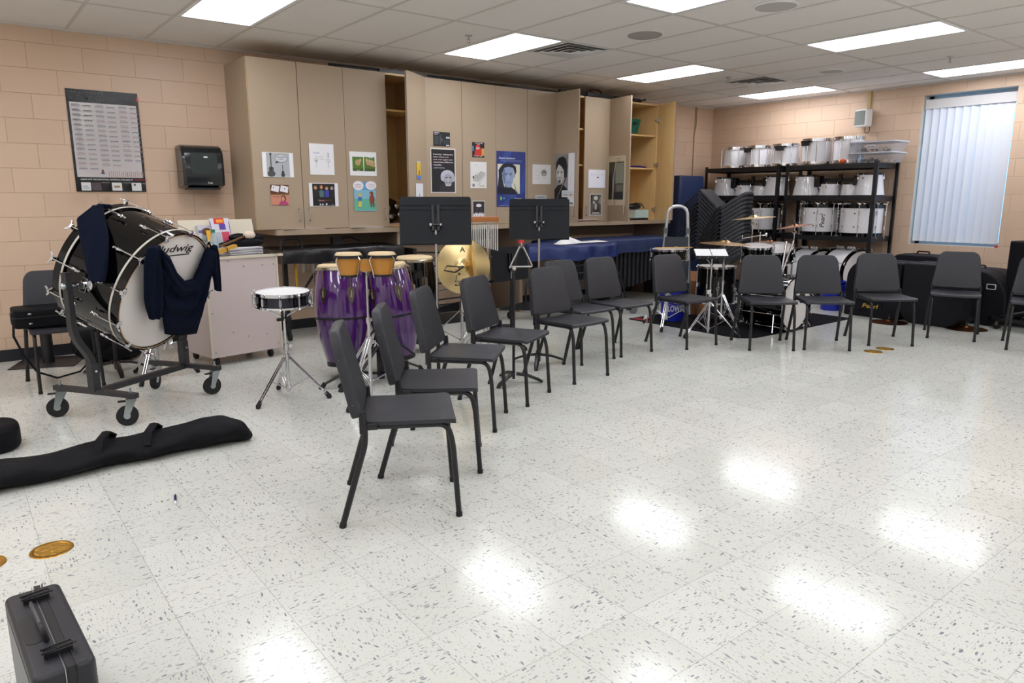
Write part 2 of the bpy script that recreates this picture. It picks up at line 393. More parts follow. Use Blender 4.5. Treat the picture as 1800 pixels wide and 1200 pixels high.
tag(M().box(.0, .02, -4.2, -4.165, .796, .822, M_RED).build('corner_clip'), 'small red block in the lower right corner of the window recess', 'clip')

# ---------------------------------------------------------------- wall fittings
M_ALMOND = mat('almond_plastic', '#b9a66f', .5)
t = thing('wall_speaker', 'small white box loudspeaker with grey grille, high on the window wall', 'loudspeaker', (-.06, -2.49, 2.42), -.25)
M_SPW = mat('white_plastic', '#d9d7d4', .4); M_SPG = mat('grey_cloth_grille', '#7d8380', .9, bump=.4, bscale=900)
T0 = RZ(0)
M().box(-.1, .02, -.10, .10, -.115, .115, M_SPW).build('housing', t, bevel=.025, seg=4)
M().box(-.104, -.098, -.075, .085, -.09, .09, M_SPG).build('grille', t, bevel=.002)
M().box(.0, .05, -.03, .03, -.03, .03, M_SPW).build('bracket', t)
M().tube(fillet([(.03, .02, -.11), (.03, .02, -.19), (.03, -.05, -.19), (.03, -.05, -.11)], .035), .004, M_RUB, 6).build('cable', t)
tag(M().box(-.025, 0, -2.52, -2.475, 2.53, H-.02, M_ALMOND).build('cable_raceway'), 'yellowish cable raceway on the wall above the white speaker', 'raceway')
M_TANP = mat('tan_paint', '#9a8068', .5)
tag(M().tube([(-.455, -.008, H-.02), (-.455, -.008, 2.45), (-.47, -.008, 2.33), (-.47, -.008, .7)], .008, M_TANP, 8).tube([(-.425, -.006, H-.02), (-.425, -.006, 2.5), (-.465, -.006, 2.34)], .005, M_TANP, 6).build('cable'), 'thin tan cable running down the back wall in the corner', 'cable')

t = thing('paper_towel_dispenser', 'dark smoke plastic paper towel dispenser on the block wall', 'paper towel dispenser', (-7.91, -.002, 1.66))
M_SMOKE = mat('smoke_plastic', '#141a1f', .16, coat=.3); M_SMOKE2 = mat('smoke_window', '#2a3434', .14)
prof = [(0, -.19), (-.14, -.19), (-.225, -.165), (-.232, -.10), (-.232, .06), (-.215, .14), (-.17, .19), (-.12, .205), (0, .205)]
vs = []; 
for x, k in ((-.185, 0), (-.165, 1), (.165, 1), (.185, 0)):
    for y, z in prof: vs.append((x, y*(1 if k else .93), z*(1 if k else .96)))
P_ = len(prof); fs = [(i*P_+j, i*P_+(j+1) % P_, (i+1)*P_+(j+1) % P_, (i+1)*P_+j) for i in range(3) for j in range(P_)]
fs += [tuple(range(P_-1, -1, -1)), tuple(3*P_+j for j in range(P_))]
M().add(vs, fs, M_SMOKE).build('cover', t, bevel=.006)
q = M(); q.prism(rrect(-.12, .12, -.06, .13, .03), 0, .004, M_SMOKE2, TR((0, -.2315, 0)) @ RX(PI/2)); q.build('window', t)
M().box(-.14, .14, -.21, -.05, -.203, -.185, M_BLACK).build('paper_slot', t)
q = M(); q.box(.0, .035, -.2385, -.235, .085, .10, M_SPW); q.text('Tork', M_SPW, .02, .065, -.15, -.132, -.2365); q.build('badge', t)

# ---------------------------------------------------------------- cabinets
DW = .464; CX0 = -7.592; CD = -.605; CZ0, CZ1 = 1.085, 2.625
M_INT = M_MAPLE
def cabinet(i, label, shelves):
    x0 = CX0+i*2*DW; x1 = x0+2*DW
    t = thing('wall_cabinet', label, 'cabinet', (x0, 0, CZ0), 0, 'wall cabinets over the counter')
    w_ = 2*DW; h = CZ1-CZ0; c = M()
    c.box(0, .018, CD, 0, 0, h, M_LAM if i == 0 else M_INT); c.box(w_-.018, w_, CD, 0, 0, h, M_INT)
    c.box(.018, w_-.018, CD, 0, h-.02, h, M_INT); c.box(.018, w_-.018, CD, 0, 0, .02, M_INT); c.box(.018, w_-.018, -.02, -.001, .02, h-.02, M_INT)
    c.build('carcass', t)
    for z in shelves: M().box(.02, w_-.02, CD+.02, -.021, z-CZ0, z-CZ0+.02, M_MAPLE).build('shelf', t)
    return t
def handle(t, x, z):
    pts = fillet([(x, 0, z-.055), (x, -.032, z-.055), (x, -.032, z+.055), (x, 0, z+.055)], .02)
    return M().tube(pts, .005, M_STEEL, 8).build('handle', t)
def door(t, hx, ex, ey, hand, outer=M_LAM, hinges=False):
    """a door leaf hinged at local hx whose free edge stands at world offset (ex, ey) from the hinge"""
    L = math.hypot(ex, ey); a = math.atan2(ey, ex); h = CZ1-CZ0-.006
    d = M(); s = -1 if hx == 0 else 1            # side of the laminate face
    T = TR((hx, CD-.002, .003)) @ RZ(a)
    o0, o1 = (s*.0, s*.014); 
    lo, hi = min(o0, o1), max(o0, o1)
    d.box(.002, L-.002, lo, hi, 0, h, M_MAPLE, T); d.box(.002, L-.002, *( (hi, hi+.005) if s > 0 else (lo-.005, lo)), 0, h, outer, T)
    d.box(L-.003, L-.0015, min(lo, lo-.005*(s < 0)), hi+.005*(s > 0), 0, h, M_EDGE, T)
    o = d.build('door', t)
    if hand is not None:
        T2 = T @ (TR((L-.05, s*.019, .13)) @ (RZ(PI) if s > 0 else Matrix.Identity(4)))
        hh = M(T2); hh.tube(fillet([(0, 0, -.055), (0, -.032, -.055), (0, -.032, .055), (0, 0, .055)], .02), .005, M_STEEL, 8); hh.build('handle', o)
    if hinges:
        for z in (.14, .74, 1.33):
            k = M(T); k.box(.0, .05, -s*.022, -s*.0, z-.025, z+.025, M_STEEL); k.box(-.03, .02, -s*.03, -s*.012, z-.012, z+.012, M_STEEL); k.cyl((.02, -s*.005, z), (.02, -s*.018, z), .018, M_STEEL, 12); k.build('hinge', o)
    return o
cl = {0: 'closed two-door taupe wall cabinet at the left end, guitar picture on its left door', 1: 'taupe wall cabinet with its right door swung open and dark headgear inside',
      2: 'closed taupe wall cabinet wearing the tall black quotation poster', 3: 'closed taupe wall cabinet wearing the blue portrait poster',
      4: 'taupe wall cabinet whose left door stands open, calendar sheet on its right door', 5: 'right-end wall cabinet with both doors wide open showing maple shelves'}
sh = {0: (1.7,), 1: (2.255,), 2: (1.7,), 3: (1.7,), 4: (1.78, 2.22), 5: (1.765, 2.2)}
cabs = [cabinet(i, cl[i], sh[i]) for i in range(6)]
W2 = 2*DW
door(cabs[0], 0, DW, 0, 1); door(cabs[0], W2, -DW, 0, 1)
door(cabs[1], 0, DW, 0, 1); door(cabs[1], W2, -.381, -.262, 1)
door(cabs[2], 0, DW, 0, 1); door(cabs[2], W2, -DW, 0, 1)
door(cabs[3], 0, DW, 0, 1); door(cabs[3], W2, -DW, 0, 1)
door(cabs[4], 0, -.012, -.435, 1); door(cabs[4], W2, -DW, 0, 1)
door(cabs[5], 0, -.06, -.435, 1); door(cabs[5], W2, -.15, -.425, None, hinges=True)

t = thing('countertop', 'long taupe laminate counter running under all the wall cabinets', 'countertop', (-7.42, 0, 1.03))
M().box(0, 5.68, -.66, -.001, 0, .052, M_LAM).build('worktop', t, bevel=.003)
for x, d in ((1.31, .62), (2.985, .62), (5.63, .63)):
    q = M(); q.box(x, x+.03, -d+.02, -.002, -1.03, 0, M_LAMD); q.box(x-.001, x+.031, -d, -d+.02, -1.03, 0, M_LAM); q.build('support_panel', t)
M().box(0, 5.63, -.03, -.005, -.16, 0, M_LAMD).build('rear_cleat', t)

# things inside and on the cabinets
M_GREEN = mat('green_fabric', '#0d5a45', .8)
t = thing('storage_bin', 'green fabric bin with cut-out handle on the top shelf of the open cabinet', 'storage bin', (-2.44, -.36, 2.221))
M().prism(rrect(-.12, .12, -.15, .15, .015), 0, .2, M_GREEN, top=rrect(-.15, .15, -.19, .19, .02)).build('body', t)
M().box(-.1, .1, -.1, .1, .195, .203, M_BLACK).build('contents', t)
M().prism(rrect(-.04, .04, -.015, .015, .014), 0, .004, M_BLACK, TR((.02, -.188, .145)) @ RX(PI/2+.2)).build('hand_hole', t)
M_CLEAR = mat('clear_plastic', '#c9d2dc', .15, alpha=.45)
t = thing('drawer_tower', 'small three-drawer clear plastic tower on the middle shelf', 'drawer tower', (-2.60, -.33, 1.786))
M().box(-.14, .14, -.14, .14, 0, .31, mat('dark_frame', '#2b3038', .5)).build('case', t)
for k in range(3):
    o = M().box(-.13, .13, -.15, -.139, .015+k*.1, .1+k*.1, mat('drawer_front', '#8d99a6', .25)).box(-.145, -.139, -.13, .13, .015+k*.1, .1+k*.1, mat('drawer_front', '#8d99a6', .25)).build('drawer', t)
M_PURP = mat('purple_cloth', '#3a1c7c', .8)
tag(M().ball((-2.2, -.42, 1.80), .13, M_PURP, 20, 1.25, .7, .16).build('folded_cloth'), 'folded purple cloth on the middle shelf of the open cabinet', 'cloth')
M_DOTS = mat('patterned_card', '#bcd2cf', .6, var=.5, vscale=70)
tag(M().box(-2.36, -2.09, -.56, -.42, 1.107, 1.22, M_DOTS).build('tissue_box', bevel=.003), 'pale box with a green dotted pattern at the bottom of the open cabinet', 'box')
tag(M().ball((-2.3, -.47, 1.265), .1, M_BLACK, 16, 1.3, .7, .45).tube([(-2.4, -.5, 1.26), (-2.33, -.52, 1.31), (-2.2, -.52, 1.3), (-2.12, -.5, 1.24)], .008, M_BLACK).build('strap_bag'), 'small black pouch with strap lying on the dotted box', 'pouch')
tag(M().prism(rrect(-2.52, -2.17, -.64, -.56, .03), 1.083, 1.113, M_BLACK).build('black_tray', bevel=.008), 'black plastic tray on the counter below the open cabinet', 'tray')
t = thing('headgear', 'dark glossy helmet-like gear behind the music stand inside the open cabinet', 'headgear', (-6.10, -.40, 1.106))
M().ball((0, 0, .14), .15, mat('dark_gloss', '#0b0d10', .2), 20, 1, .8, .9).build('shell', t)
for x, z, r_ in ((-.06, .17, .035), (.05, .19, .03), (-.02, .08, .03), (.08, .1, .025)): M().ball((x, -.115, z), r_, M_STEEL, 10, 1, .5, 1).build('fitting', t)
t2 = M().box(-6.25, -5.9, -.6, -.5, 1.106, 1.118, mat('pale_pink', '#c9a9b2', .6)).build('paper_slip'); tag(t2, 'thin pinkish slip in front of the dark gear', 'paper')
tag(M().box(-3.50, -3.44, -.56, -.2, 1.11, 1.48, mat('brown_leather', '#7a4a20', .5)).build('brown_binder'), 'brown binder standing in the gap beside the calendar door', 'binder')

# long folded poles lying on top of the cabinets
def pole(x0, x1, y, z, r_, lb, knob):
    t = thing('folded_stand', lb, 'stand', (x0, y, z), 0, 'folded black stands on top of the cabinets')
    L = x1-x0; M().cyl((0, 0, 0), (L, 0, .0), r_, M_BLACK, 10).build('pole', t)
    M().box(L*.3, L*.62, -.04, .04, -r_, r_*.8, M_BLACK).build('clamp_board', t)
    if knob:
        M().tube([(L, .03, -.02), (L+.07, .04, .0), (L+.10, 0, .03), (L+.07, -.04, .01), (L, -.03, 0)], .008, M_BLACK).build('hook', t)
        M().lathe([(.0, -.03), (.03, -.02), (.03, .02), (0, .03)], M_BLACK, 12, TR((L-.25, 0, .0)) @ RY(PI/2)).build('collar', t)
pole(-6.75, -5.0, -.52, 2.648, .02, 'flat black pole lying on top of the cabinets, leftmost', 0)
pole(-5.05, -3.6, -.50, 2.646, .018, 'flat black pole lying on top of the middle cabinets', 0)
pole(-3.75, -2.30, -.52, 2.665, .022, 'black folded pole with hooked end on top of the right cabinets', 1)
tag(M().tube([(-3.15+.12*math.cos(a/10*2*PI)*(1+.1*math.sin(a)), -.52, 2.69+.045*math.sin(a/10*2*PI)) for a in range(0, 26)], .006, M_BLACK, 6).build('cable_coil'), 'loose black cable coil on top of the cabinets at right', 'cable')

# ---------------------------------------------------------------- pictures and posters
def cm(h, r_=.55): return mat('ink_'+h.strip('#'), h, r_)
class Sheet:
    def __init__(s, name, label, cat, w_, h_, base, group=None, rough=.5, th=.0012):
        s.w = w_; s.h = h_; s.m = M(); s.k = 1; s.meta = (name, label, cat, group)
        s.m.box(-w_/2, w_/2, -th, 0, 0, h_, cm(base, rough)); s.th = th
    def y(s): s.k += 1; return -s.th-.00025*s.k
    def X(s, x): return (x-.5)*s.w
    def rect(s, x0, x1, z0, z1, c, r_=.5): 
        y = s.y(); s.m.add([(s.X(x0), y, z0*s.h), (s.X(x1), y, z0*s.h), (s.X(x1), y, z1*s.h), (s.X(x0), y, z1*s.h)], [(0, 1, 2, 3)], cm(c, r_)); return s
    def poly(s, pts, c, r_=.5):
        y = s.y(); s.m.add([(s.X(a), y, b*s.h) for a, b in pts], [tuple(range(len(pts)))], cm(c, r_)); return s
    def ell(s, cx, cz, rx, rz, c, n=24, r_=.5): return s.poly([(cx+rx*math.cos(2*PI*k/n), cz+rz*math.sin(2*PI*k/n)) for k in range(n)], c, r_)
    def line(s, pts, wd, c):
        y = s.y(); P = [V((s.X(a), b*s.h)) for a, b in pts]
        for p, q in zip(P, P[1:]):
            d = (q-p); 
            if d.length < 1e-6: continue
            n = V((-d.y, d.x)).normalized()*wd/2
            s.m.add([(p.x+n.x, y, p.y+n.y), (p.x-n.x, y, p.y-n.y), (q.x-n.x, y, q.y-n.y), (q.x+n.x, y, q.y+n.y)], [(0, 1, 2, 3)], cm(c))
        return s
    def txt(s, st, x0, x1, z0, z1, c, shear=0): s.m.text(st, cm(c), s.X(x0), s.X(x1), z0*s.h, z1*s.h, s.y(), shear=shear); return s
    def place(s, loc, rz=0, rot=None):
        o = s.m.build(s.meta[0]); o.location = loc
        o.rotation_euler = rot if rot is not None else (0, 0, rz)
        return tag(o, s.meta[1], s.meta[2], s.meta[3])
YD = -.630
def on(x0, x1, z0, z1): return ((x0+x1)/2, YD, z0), x1-x0, z1-z0
def S_(name, label, cat, rect, base, **k):
    loc, w_, h_ = on(*rect); s = Sheet(name, label, cat, w_, h_, base, 'papers taped to the cabinet doors', **k); s.loc = loc; return s
# rudiments poster on the block wall
p = Sheet('wall_poster', 'large black-edged chart of drum rudiments in plastic sleeve on the block wall', 'poster', .56, .865, '#14151b', None, .25)
p.rect(.035, .965, .145, .875, '#d9d4d4', .2)
p.txt('PERCUSSION', .03, .5, .955, .985, '#5b5f62').txt('RUDIMENTS', .04, .52, .895, .945, '#4b5252')
rr = random.Random(3)
for c in range(3):
    for k in range(14 if c == 0 else 13):
        z = .845-k*.0475-(.01 if c else 0)
        if c == 2 and k == 12: continue
        x = .06+c*.31; p.rect(x, x+.1, z+.012, z+.017, '#8f8c93')
        a_ = '#5d5b68' if rr.random() < .7 else '#94707a'
        p.rect(x, x+.115, z, z+.005, a_); p.rect(x+.15, x+.265, z, z+.005, a_)
        for j in range(12):
            if j in (5, 6): continue
            p.rect(x+.003+j*.0225, x+.008+j*.0225, z-.014, z+.003, a_)
        p.line([(x, z-.009), (x+.27, z-.009)], .0008, '#a9a6ac')
p.ell(.355, .2, .018, .02, '#7a3a2c').ell(.355, .182, .03, .008, '#32405a')
for j in range(18):
    x = .44+j*.0285; p.rect(x, x+.007, .147, .2+.003*(j % 3), '#a5604a' if j != 9 else '#33253a'); 
p.txt('CHECK OUT THE ADDITIONAL MATERIALS AVAILABLE AT', .04, .77, .112, .126, '#cfcfcf').txt('VICFIRTH.COM', .79, .97, .112, .126, '#b02a35')
for x0, x1, c in ((.04, .17, '#cfd0d0'), (.18, .31, '#4a3d42'), (.46, .6, '#cfd0d0'), (.74, .88, '#cfd0d0')): p.rect(x0, x1, .01, .09, c)
p.rect(.06, .13, .05, .055, '#333333').rect(.06, .15, .03, .035, '#2c6a55')
p.rect(.49, .57, .04, .06, '#8a6a40').rect(.77, .8, .06, .08, '#333344').txt('VIDEO LESSONS', .32, .43, .085, .093, '#9aa08a').txt('PLAY-ALONG TRACKS', .62, .73, .085, .093, '#9aa08a').txt('RUDIMENT GUIDE', .89, .98, .078, .088, '#9aa08a')
p.rect(.93, .955, .90, .94, '#c43a3a')
pw = p.place((-8.655, -.004, 1.435)); 
# clear sleeve of the poster: crumpled glossy film over the upper part
m_, nt, b = nodes_mat('crumpled_film'); b.inputs['Alpha'].default_value = .09; b.inputs['Roughness'].default_value = .05; b.inputs['Base Color'].default_value = (.0, .0, .0, 1); b.inputs['Specular IOR Level'].default_value = 1
tc = nt.nodes.new('ShaderNodeTexCoord'); n_ = nt.nodes.new('ShaderNodeTexNoise'); n_.inputs['Scale'].default_value = 14; n_.inputs['Detail'].default_value = 3
bp = nt.nodes.new('ShaderNodeBump'); bp.inputs['Strength'].default_value = .9; bp.inputs['Distance'].default_value = .09
nt.links.new(tc.outputs['Object'], n_.inputs['Vector']); nt.links.new(n_.outputs['Fac'], bp.inputs['Height']); nt.links.new(bp.outputs[0], b.inputs['Normal'])
q = M(); q.add([(-.281, -.05, -.003), (.281, -.05, -.003), (.281, -.05, .868), (-.281, -.05, .868)], [(0, 1, 2, 3)], m_, TR((0, .035, 0))); q.build('plastic_sleeve', pw)

p = S_('printed_picture', 'print of a large and a small guitar with speech bubble, on the leftmost door', 'picture', (-7.503, -7.208, 1.572, 1.796), '#e8e8ea')
p.rect(.13, .87, .02, .98, '#aeb1b6').ell(.27, .14, .125, .13, '#46484a').ell(.27, .33, .085, .1, '#505254').ell(.27, .3, .035, .04, '#1c1c1e').rect(.255, .285, .33, .9, '#3a2a2a').rect(.24, .295, .88, .98, '#1f1b1b')
p.ell(.64, .1, .06, .09, '#333538').ell(.64, .2, .045, .06, '#3b3d40').rect(.63, .65, .2, .5, '#231c1c').ell(.6, .77, .2, .175, '#222226').ell(.6, .77, .19, .162, '#c4c7cc').poly([(.45, .66), (.55, .62), (.4, .56)], '#222226').txt('HEY FATHER', .47, .73, .79, .84, '#3d3550').txt('HOW?', .54, .67, .71, .76, '#3d3550').place(p.loc)
p = S_('printed_picture', 'small pink print of two sheet notes and a woman, under the guitar print', 'picture', (-7.444, -7.268, 1.316, 1.502), '#c9866e')
p.rect(0, 1, .55, 1, '#5d2b22').poly([(.02, .72), (.42, .62), (.5, .93), (.1, .98)], '#e4e2e6').poly([(.5, .68), (.93, .6), (.98, .9), (.58, .98)], '#e4e2e6').ell(.17, .85, .03, .03, '#111111').ell(.77, .8, .03, .03, '#111111').rect(0, 1, .5, .56, '#7a5b22').rect(.1, .55, .4, .42, '#8a5a50').ell(.68, .3, .13, .18, '#2c1712').ell(.66, .3, .085, .13, '#c98f74').poly([(.38, 0), (.5, .16), (.66, .2), (.84, .16), (.96, 0)], '#b13a72').place(p.loc)
p = S_('printed_picture', 'white sheet with two stick figures and blue heading, on the second door', 'picture', (-7.045, -6.795, 1.601, 1.894), '#e9e9ec')
p.txt('STOP!', .16, .4, .68, .72, '#6b8fc0').txt("You're under", .25, .56, .57, .595, '#8a7a90').txt('a rest', .4, .56, .5, .525, '#8a7a90')
for cx in (.26, .75):
    p.ell(cx, .47, .075, .055, '#3a3a55').ell(cx, .47, .066, .047, '#e9e9ec').line([(cx, .415), (cx, .3), (cx-.03, .24)], .0012, '#555555').line([(cx, .3), (cx+.03, .24)], .0012, '#555555').line([(cx-.04, .38), (cx, .36), (cx+.05, .42)], .0012, '#555555')
p.ell(.26, .45, .022, .02, '#2a2a70').line([(.74, .72), (.77, .67), (.74, .62), (.77, .58), (.74, .57)], .004, '#26262e').place(p.loc)
p = S_('printed_picture', 'dark print of four people standing in a row, on the second door', 'picture', (-7.068, -6.767, 1.300, 1.523), '#e6e6ea')
p.rect(.115, .88, .02, .97, '#07080d')
for cx, hc, bc, hz in ((.22, '#a8744a', '#15151c', .8), (.42, '#b5603a', '#4a6a70', .83), (.6, '#a88a3c', '#3a3aa0', .77), (.78, '#8a7f86', '#14141c', .78)):
    p.ell(cx, hz, .055, .085, hc).ell(cx, hz-.02, .032, .055, '#c79c84').poly([(cx-.07, .4), (cx-.08, .66), (cx, .72), (cx+.08, .66), (cx+.07, .4)], bc)
p.txt('Fleetwood', .3, .5, .22, .29, '#d89a94').txt('SYMPHONY', .5, .77, .22, .28, '#6a3a22').ell(.36, .08, .025, .04, '#dddddd').ell(.44, .08, .025, .04, '#dddddd').ell(.57, .09, .03, .045, '#dddddd').rect(.74, .84, .06, .08, '#999999').place(p.loc)
p = S_('printed_picture', 'print of sheep on green grass in two frames, on the third door', 'picture', (-6.63, -6.334, 1.601, 1.835), '#e8e9ea')
for x0, x1 in ((.1, .5), (.53, .93)): p.rect(x0, x1, .19, .79, '#4f7a1c').rect(x0, x1, .19, .3, '#3a5a16')
for cx, cz, rx in ((.3, .55, .1), (.68, .57, .08), (.8, .53, .1), (.88, .5, .06)):
    p.ell(cx, cz, rx, .13, '#b79a6c').ell(cx+(.09 if cx < .4 else -.06), cz+.1, .035, .07, '#c6ad84')
    for d in (-.05, .05): p.rect(cx+d-.008, cx+d+.008, cz-.25, cz-.1, '#7a6242')
p.txt('BAAAAD DAY', .12, .48, .775, .81, '#dedede').txt('TREBLE', .66, .86, .74, .79, '#dedede').txt('BASS', .25, .36, .2, .24, '#dedede').place(p.loc)
p = S_('printed_picture', 'cartoon of a boy and a brown bear talking under speech bubbles, on the third door', 'picture', (-6.596, -6.352, 1.25, 1.54), '#7fb6cf')
p.rect(0, 1, .72, 1, '#5a9cc4').rect(0, 1, .03, .42, '#5fb39a').ell(.2, .87, .24, .16, '#e8e4ea').ell(.78, .88, .25, .15, '#e8e4ea')
for z in (.9, .855, .81): p.rect(.05, .33, z, z+.015, '#b08a96').rect(.66, .94, z+.01, z+.02, '#b08a96')
p.ell(.25, .54, .07, .06, '#d9b58a').ell(.25, .59, .08, .03, '#d0b84a').poly([(.17, .33), (.16, .46), (.25, .5), (.34, .46), (.33, .33)], '#3a6fb0').poly([(.17, .14), (.18, .34), (.33, .34), (.31, .14)], '#d8c04e')
p.ell(.8, .4, .12, .16, '#8a3f2c').ell(.78, .6, .09, .075, '#7c3a2a').ell(.72, .58, .04, .03, '#c49a70').rect(.72, .78, .13, .3, '#8a3f2c').rect(.84, .9, .13, .3, '#8a3f2c').place(p.loc)
# door 4 (open), pictures on its outer side
def door_pic(p, hinge, ev, s_mid, z, rz, nrm, off=.023):
    d = V(ev).normalized(); q = V(hinge)+d*s_mid+V(nrm).normalized()*off
    p.place((q.x, q.y, z), rz)
e4 = (-.381, -.262); h4 = (-5.736, CD-.002); rz4 = math.atan2(.262, .381); 
p = Sheet('bookmark', 'tall narrow yellow and blue card on the door swung open', 'card', .095, .18, '#e0b52a', 'papers taped to the cabinet doors')
p.rect(0, 1, 0, .2, '#4f7fd0').rect(.0, 1, .92, 1, '#c9c4cf').rect(.2, .35, .25, .95, '#e9c94f').rect(.45, .75, .2, .5, '#9a6a1c')
n4v = V((e4[1], -e4[0])).normalized(); n4v = n4v if n4v.y < 0 else -n4v
door_pic(p, h4, e4, .231, 1.575, rz4, n4v)
p = Sheet('printed_picture', 'plain white card on the swung-open door, half behind the music stand', 'picture', .18, .2, '#dfe1e6', 'papers taped to the cabinet doors')
p.ell(.5, .4, .05, .05, '#2a2a4a'); door_pic(p, h4, e4, .222, 1.33, rz4, n4v)
p = S_('printed_picture', 'small dark photograph of an orchestra corner, above the quotation poster', 'picture', (-5.645, -5.434, 1.93, 2.078), '#1a1c20')
p.rect(.02, .98, .02, .98, '#15171b').rect(.05, .3, .1, .7, '#343a40').rect(.35, .45, .1, .8, '#3b4248').rect(.75, .98, .55, .68, '#a9b4ba').rect(.6, .95, .1, .45, '#2c3439').txt('TROMBONE', .04, .35, .88, .96, '#ddddee').txt('section', .04, .25, .78, .85, '#bbbbcc').ell(.5, .45, .06, .15, '#50464a').rect(.75, .95, .04, .1, '#ccccdd').place(p.loc)
p = S_('wall_poster', 'tall black quotation poster with a white-haired old man in the corner', 'poster', (-5.692, -5.366, 1.432, 1.91), '#cfc7bf')
p.rect(.045, .955, .025, .97, '#121118')
for k, st in enumerate(('Insanity: doing the', 'same thing over', 'and over again and', 'expecting different', 'results.')):
    p.txt(st, .12, .12+.78*len(st)/19, .84-k*.057, .875-k*.057, '#e0cfd2')
p.txt('ALBERT EINSTEIN', .12, .55, .55, .572, '#b9b4c0')
p.ell(.66, .38, .27, .14, '#b5b7c6').ell(.86, .33, .1, .08, '#a9aaba').ell(.48, .33, .09, .06, '#b0b1c0').poly([(.32, .03), (.36, .17), (.5, .21), (.93, .22), (.93, .03)], '#26242a').ell(.68, .31, .17, .13, '#a09fa8').ell(.62, .35, .04, .014, '#3c3a48').ell(.77, .355, .04, .014, '#3c3a48').ell(.68, .29, .035, .045, '#b9b8c2').rect(.6, .78, .235, .25, '#6a6872').poly([(.56, .2), (.6, .16), (.76, .16), (.84, .22), (.7, .18)], '#c7c6d0').place(p.loc)
p = S_('printed_picture', 'small bright red and black cartoon print, on the sixth door', 'picture', (-5.14, -4.974, 1.83, 1.993), '#17131a')
p.poly([(.15, .1), (.3, .8), (.6, .85), (.75, .4), (.7, .1)], '#c4302a').ell(.45, .6, .14, .07, '#d9c8c4').ell(.45, .6, .04, .04, '#111111').rect(.0, .12, .4, .75, '#4a86a8').rect(.75, 1, .1, .6, '#c79a42').txt('YOU HAD ONE', .2, .85, .9, .96, '#e8d8d8').txt('JOB', .4, .62, .82, .88, '#e8d8d8').txt('TO KEEP TIME', .1, .8, .04, .1, '#e8d8d8').place(p.loc)
p = S_('printed_picture', 'white sheet with a drawn table of musicians, on the sixth door', 'picture', (-5.171, -4.945, 1.487, 1.779), '#dddcda')
p.poly([(.15, .3), (.5, .25), (.92, .58), (.65, .65)], '#bdbcb8').line([(.15, .3), (.5, .25), (.92, .58), (.65, .65), (.15, .3)], .002, '#333333')
for k in range(7): p.line([(.22+k*.06, .35), (.36+k*.07, .6)], .0012, '#666666').ell(.5+k*.065, .14+k*.06, .02, .025, '#777777')
p.ell(.18, .42, .05, .05, '#444444').ell(.3, .48, .03, .03, '#555555').ell(.18, .12, .08, .06, '#8a8a8a').rect(.55, .85, .07, .13, '#c9c2a8').txt('band room', .2, .4, .87, .9, '#6a9ab0').place(p.loc)
p = S_('printed_picture', 'black card with white bubble and splashes, above the chime bar', 'picture', (-5.143, -4.972, 1.16, 1.35), '#dcd9d6')
p.rect(.04, .96, .04, .96, '#262427').ell(.5, .72, .22, .1, '#e2dce2').line([(.42, .6), (.3, .35)], .002, '#888888').line([(.62, .6), (.8, .3)], .002, '#888888')
for k in range(12): p.ell(.1+k*.07, .12+.1*((k*7) % 5)/5, .05, .12, '#cfc2cf' if k % 3 else '#e8e6ea')
p.place(p.loc)
p = S_('wall_poster', 'large blue portrait poster of a dark-haired man, on the seventh door', 'poster', (-4.802, -4.376, 1.28, 1.911), '#24357c')
p.poly([(0, .7), (.3, 1), (.55, 1), (0, .55)], '#2f4a96').poly([(.8, .2), (1, .3), (1, .8), (.85, .5)], '#2c4590').poly([(.1, 0), (.4, 0), (.75, .22), (.5, .22)], '#2e4590').rect(.03, .8, .235, .77, '#d9d6bd')
p.poly([(.03, .235), (.03, .36), (.07, .56), (.06, .66), (.16, .74), (.2, .5), (.26, .34)], '#161c38').poly([(.19, .56), (.2, .68), (.3, .73), (.5, .73), (.58, .66), (.58, .52), (.54, .42), (.46, .37), (.38, .355), (.3, .38), (.23, .45)], '#8fa2c4').poly([(.19, .56), (.2, .68), (.27, .7), (.29, .5), (.3, .38), (.23, .45)], '#64779e')
p.poly([(.13, .6), (.12, .7), (.2, .765), (.36, .79), (.54, .775), (.66, .73), (.68, .63), (.62, .575), (.59, .66), (.55, .705), (.4, .725), (.25, .7), (.19, .62)], '#12182e').ell(.605, .56, .022, .035, '#8496ba')
p.line([(.27, .6), (.36, .605)], .006, '#1c2748').line([(.43, .605), (.53, .6)], .006, '#1c2748').ell(.32, .58, .03, .009, '#1f2a4c').ell(.47, .58, .03, .009, '#1f2a4c').poly([(.38, .58), (.36, .505), (.42, .5), (.40, .58)], '#a9b8d2').line([(.33, .448), (.39, .44), (.47, .45)], .004, '#3f4f78').poly([(.36, .425), (.44, .425), (.4, .415)], '#6d80a8')
p.poly([(.27, .40), (.40, .345), (.5, .39), (.52, .33), (.26, .33)], '#7286ac').poly([(.03, .235), (.03, .33), (.2, .375), (.28, .355), (.5, .35), (.62, .31), (.72, .235)], '#0c1128').line([(.6, .42), (.66, .3), (.74, .24)], .012, '#8a9098')
p.txt('David Sanborn', .07, .62, .86, .895, '#c9d2e6', .2).rect(.12, .88, .835, .84, '#8796bc').rect(.2, .85, .815, .82, '#8796bc').rect(.25, .6, .195, .2, '#6a7cae').rect(.1, .16, .12, .19, '#3f9a7a').ell(.14, .15, .02, .03, '#c9b83a').rect(.2, .27, .14, .165, '#3fa0c0').txt('Conductor', .6, .84, .13, .165, '#dfe4ee', .3).rect(.06, .9, .02, .025, '#a5a9c0').place(p.loc)
p = S_('printed_picture', 'white sheet with two small pencil drawings side by side, on the eighth door', 'picture', (-4.266, -3.975, 1.545, 1.776), '#dcdad8')
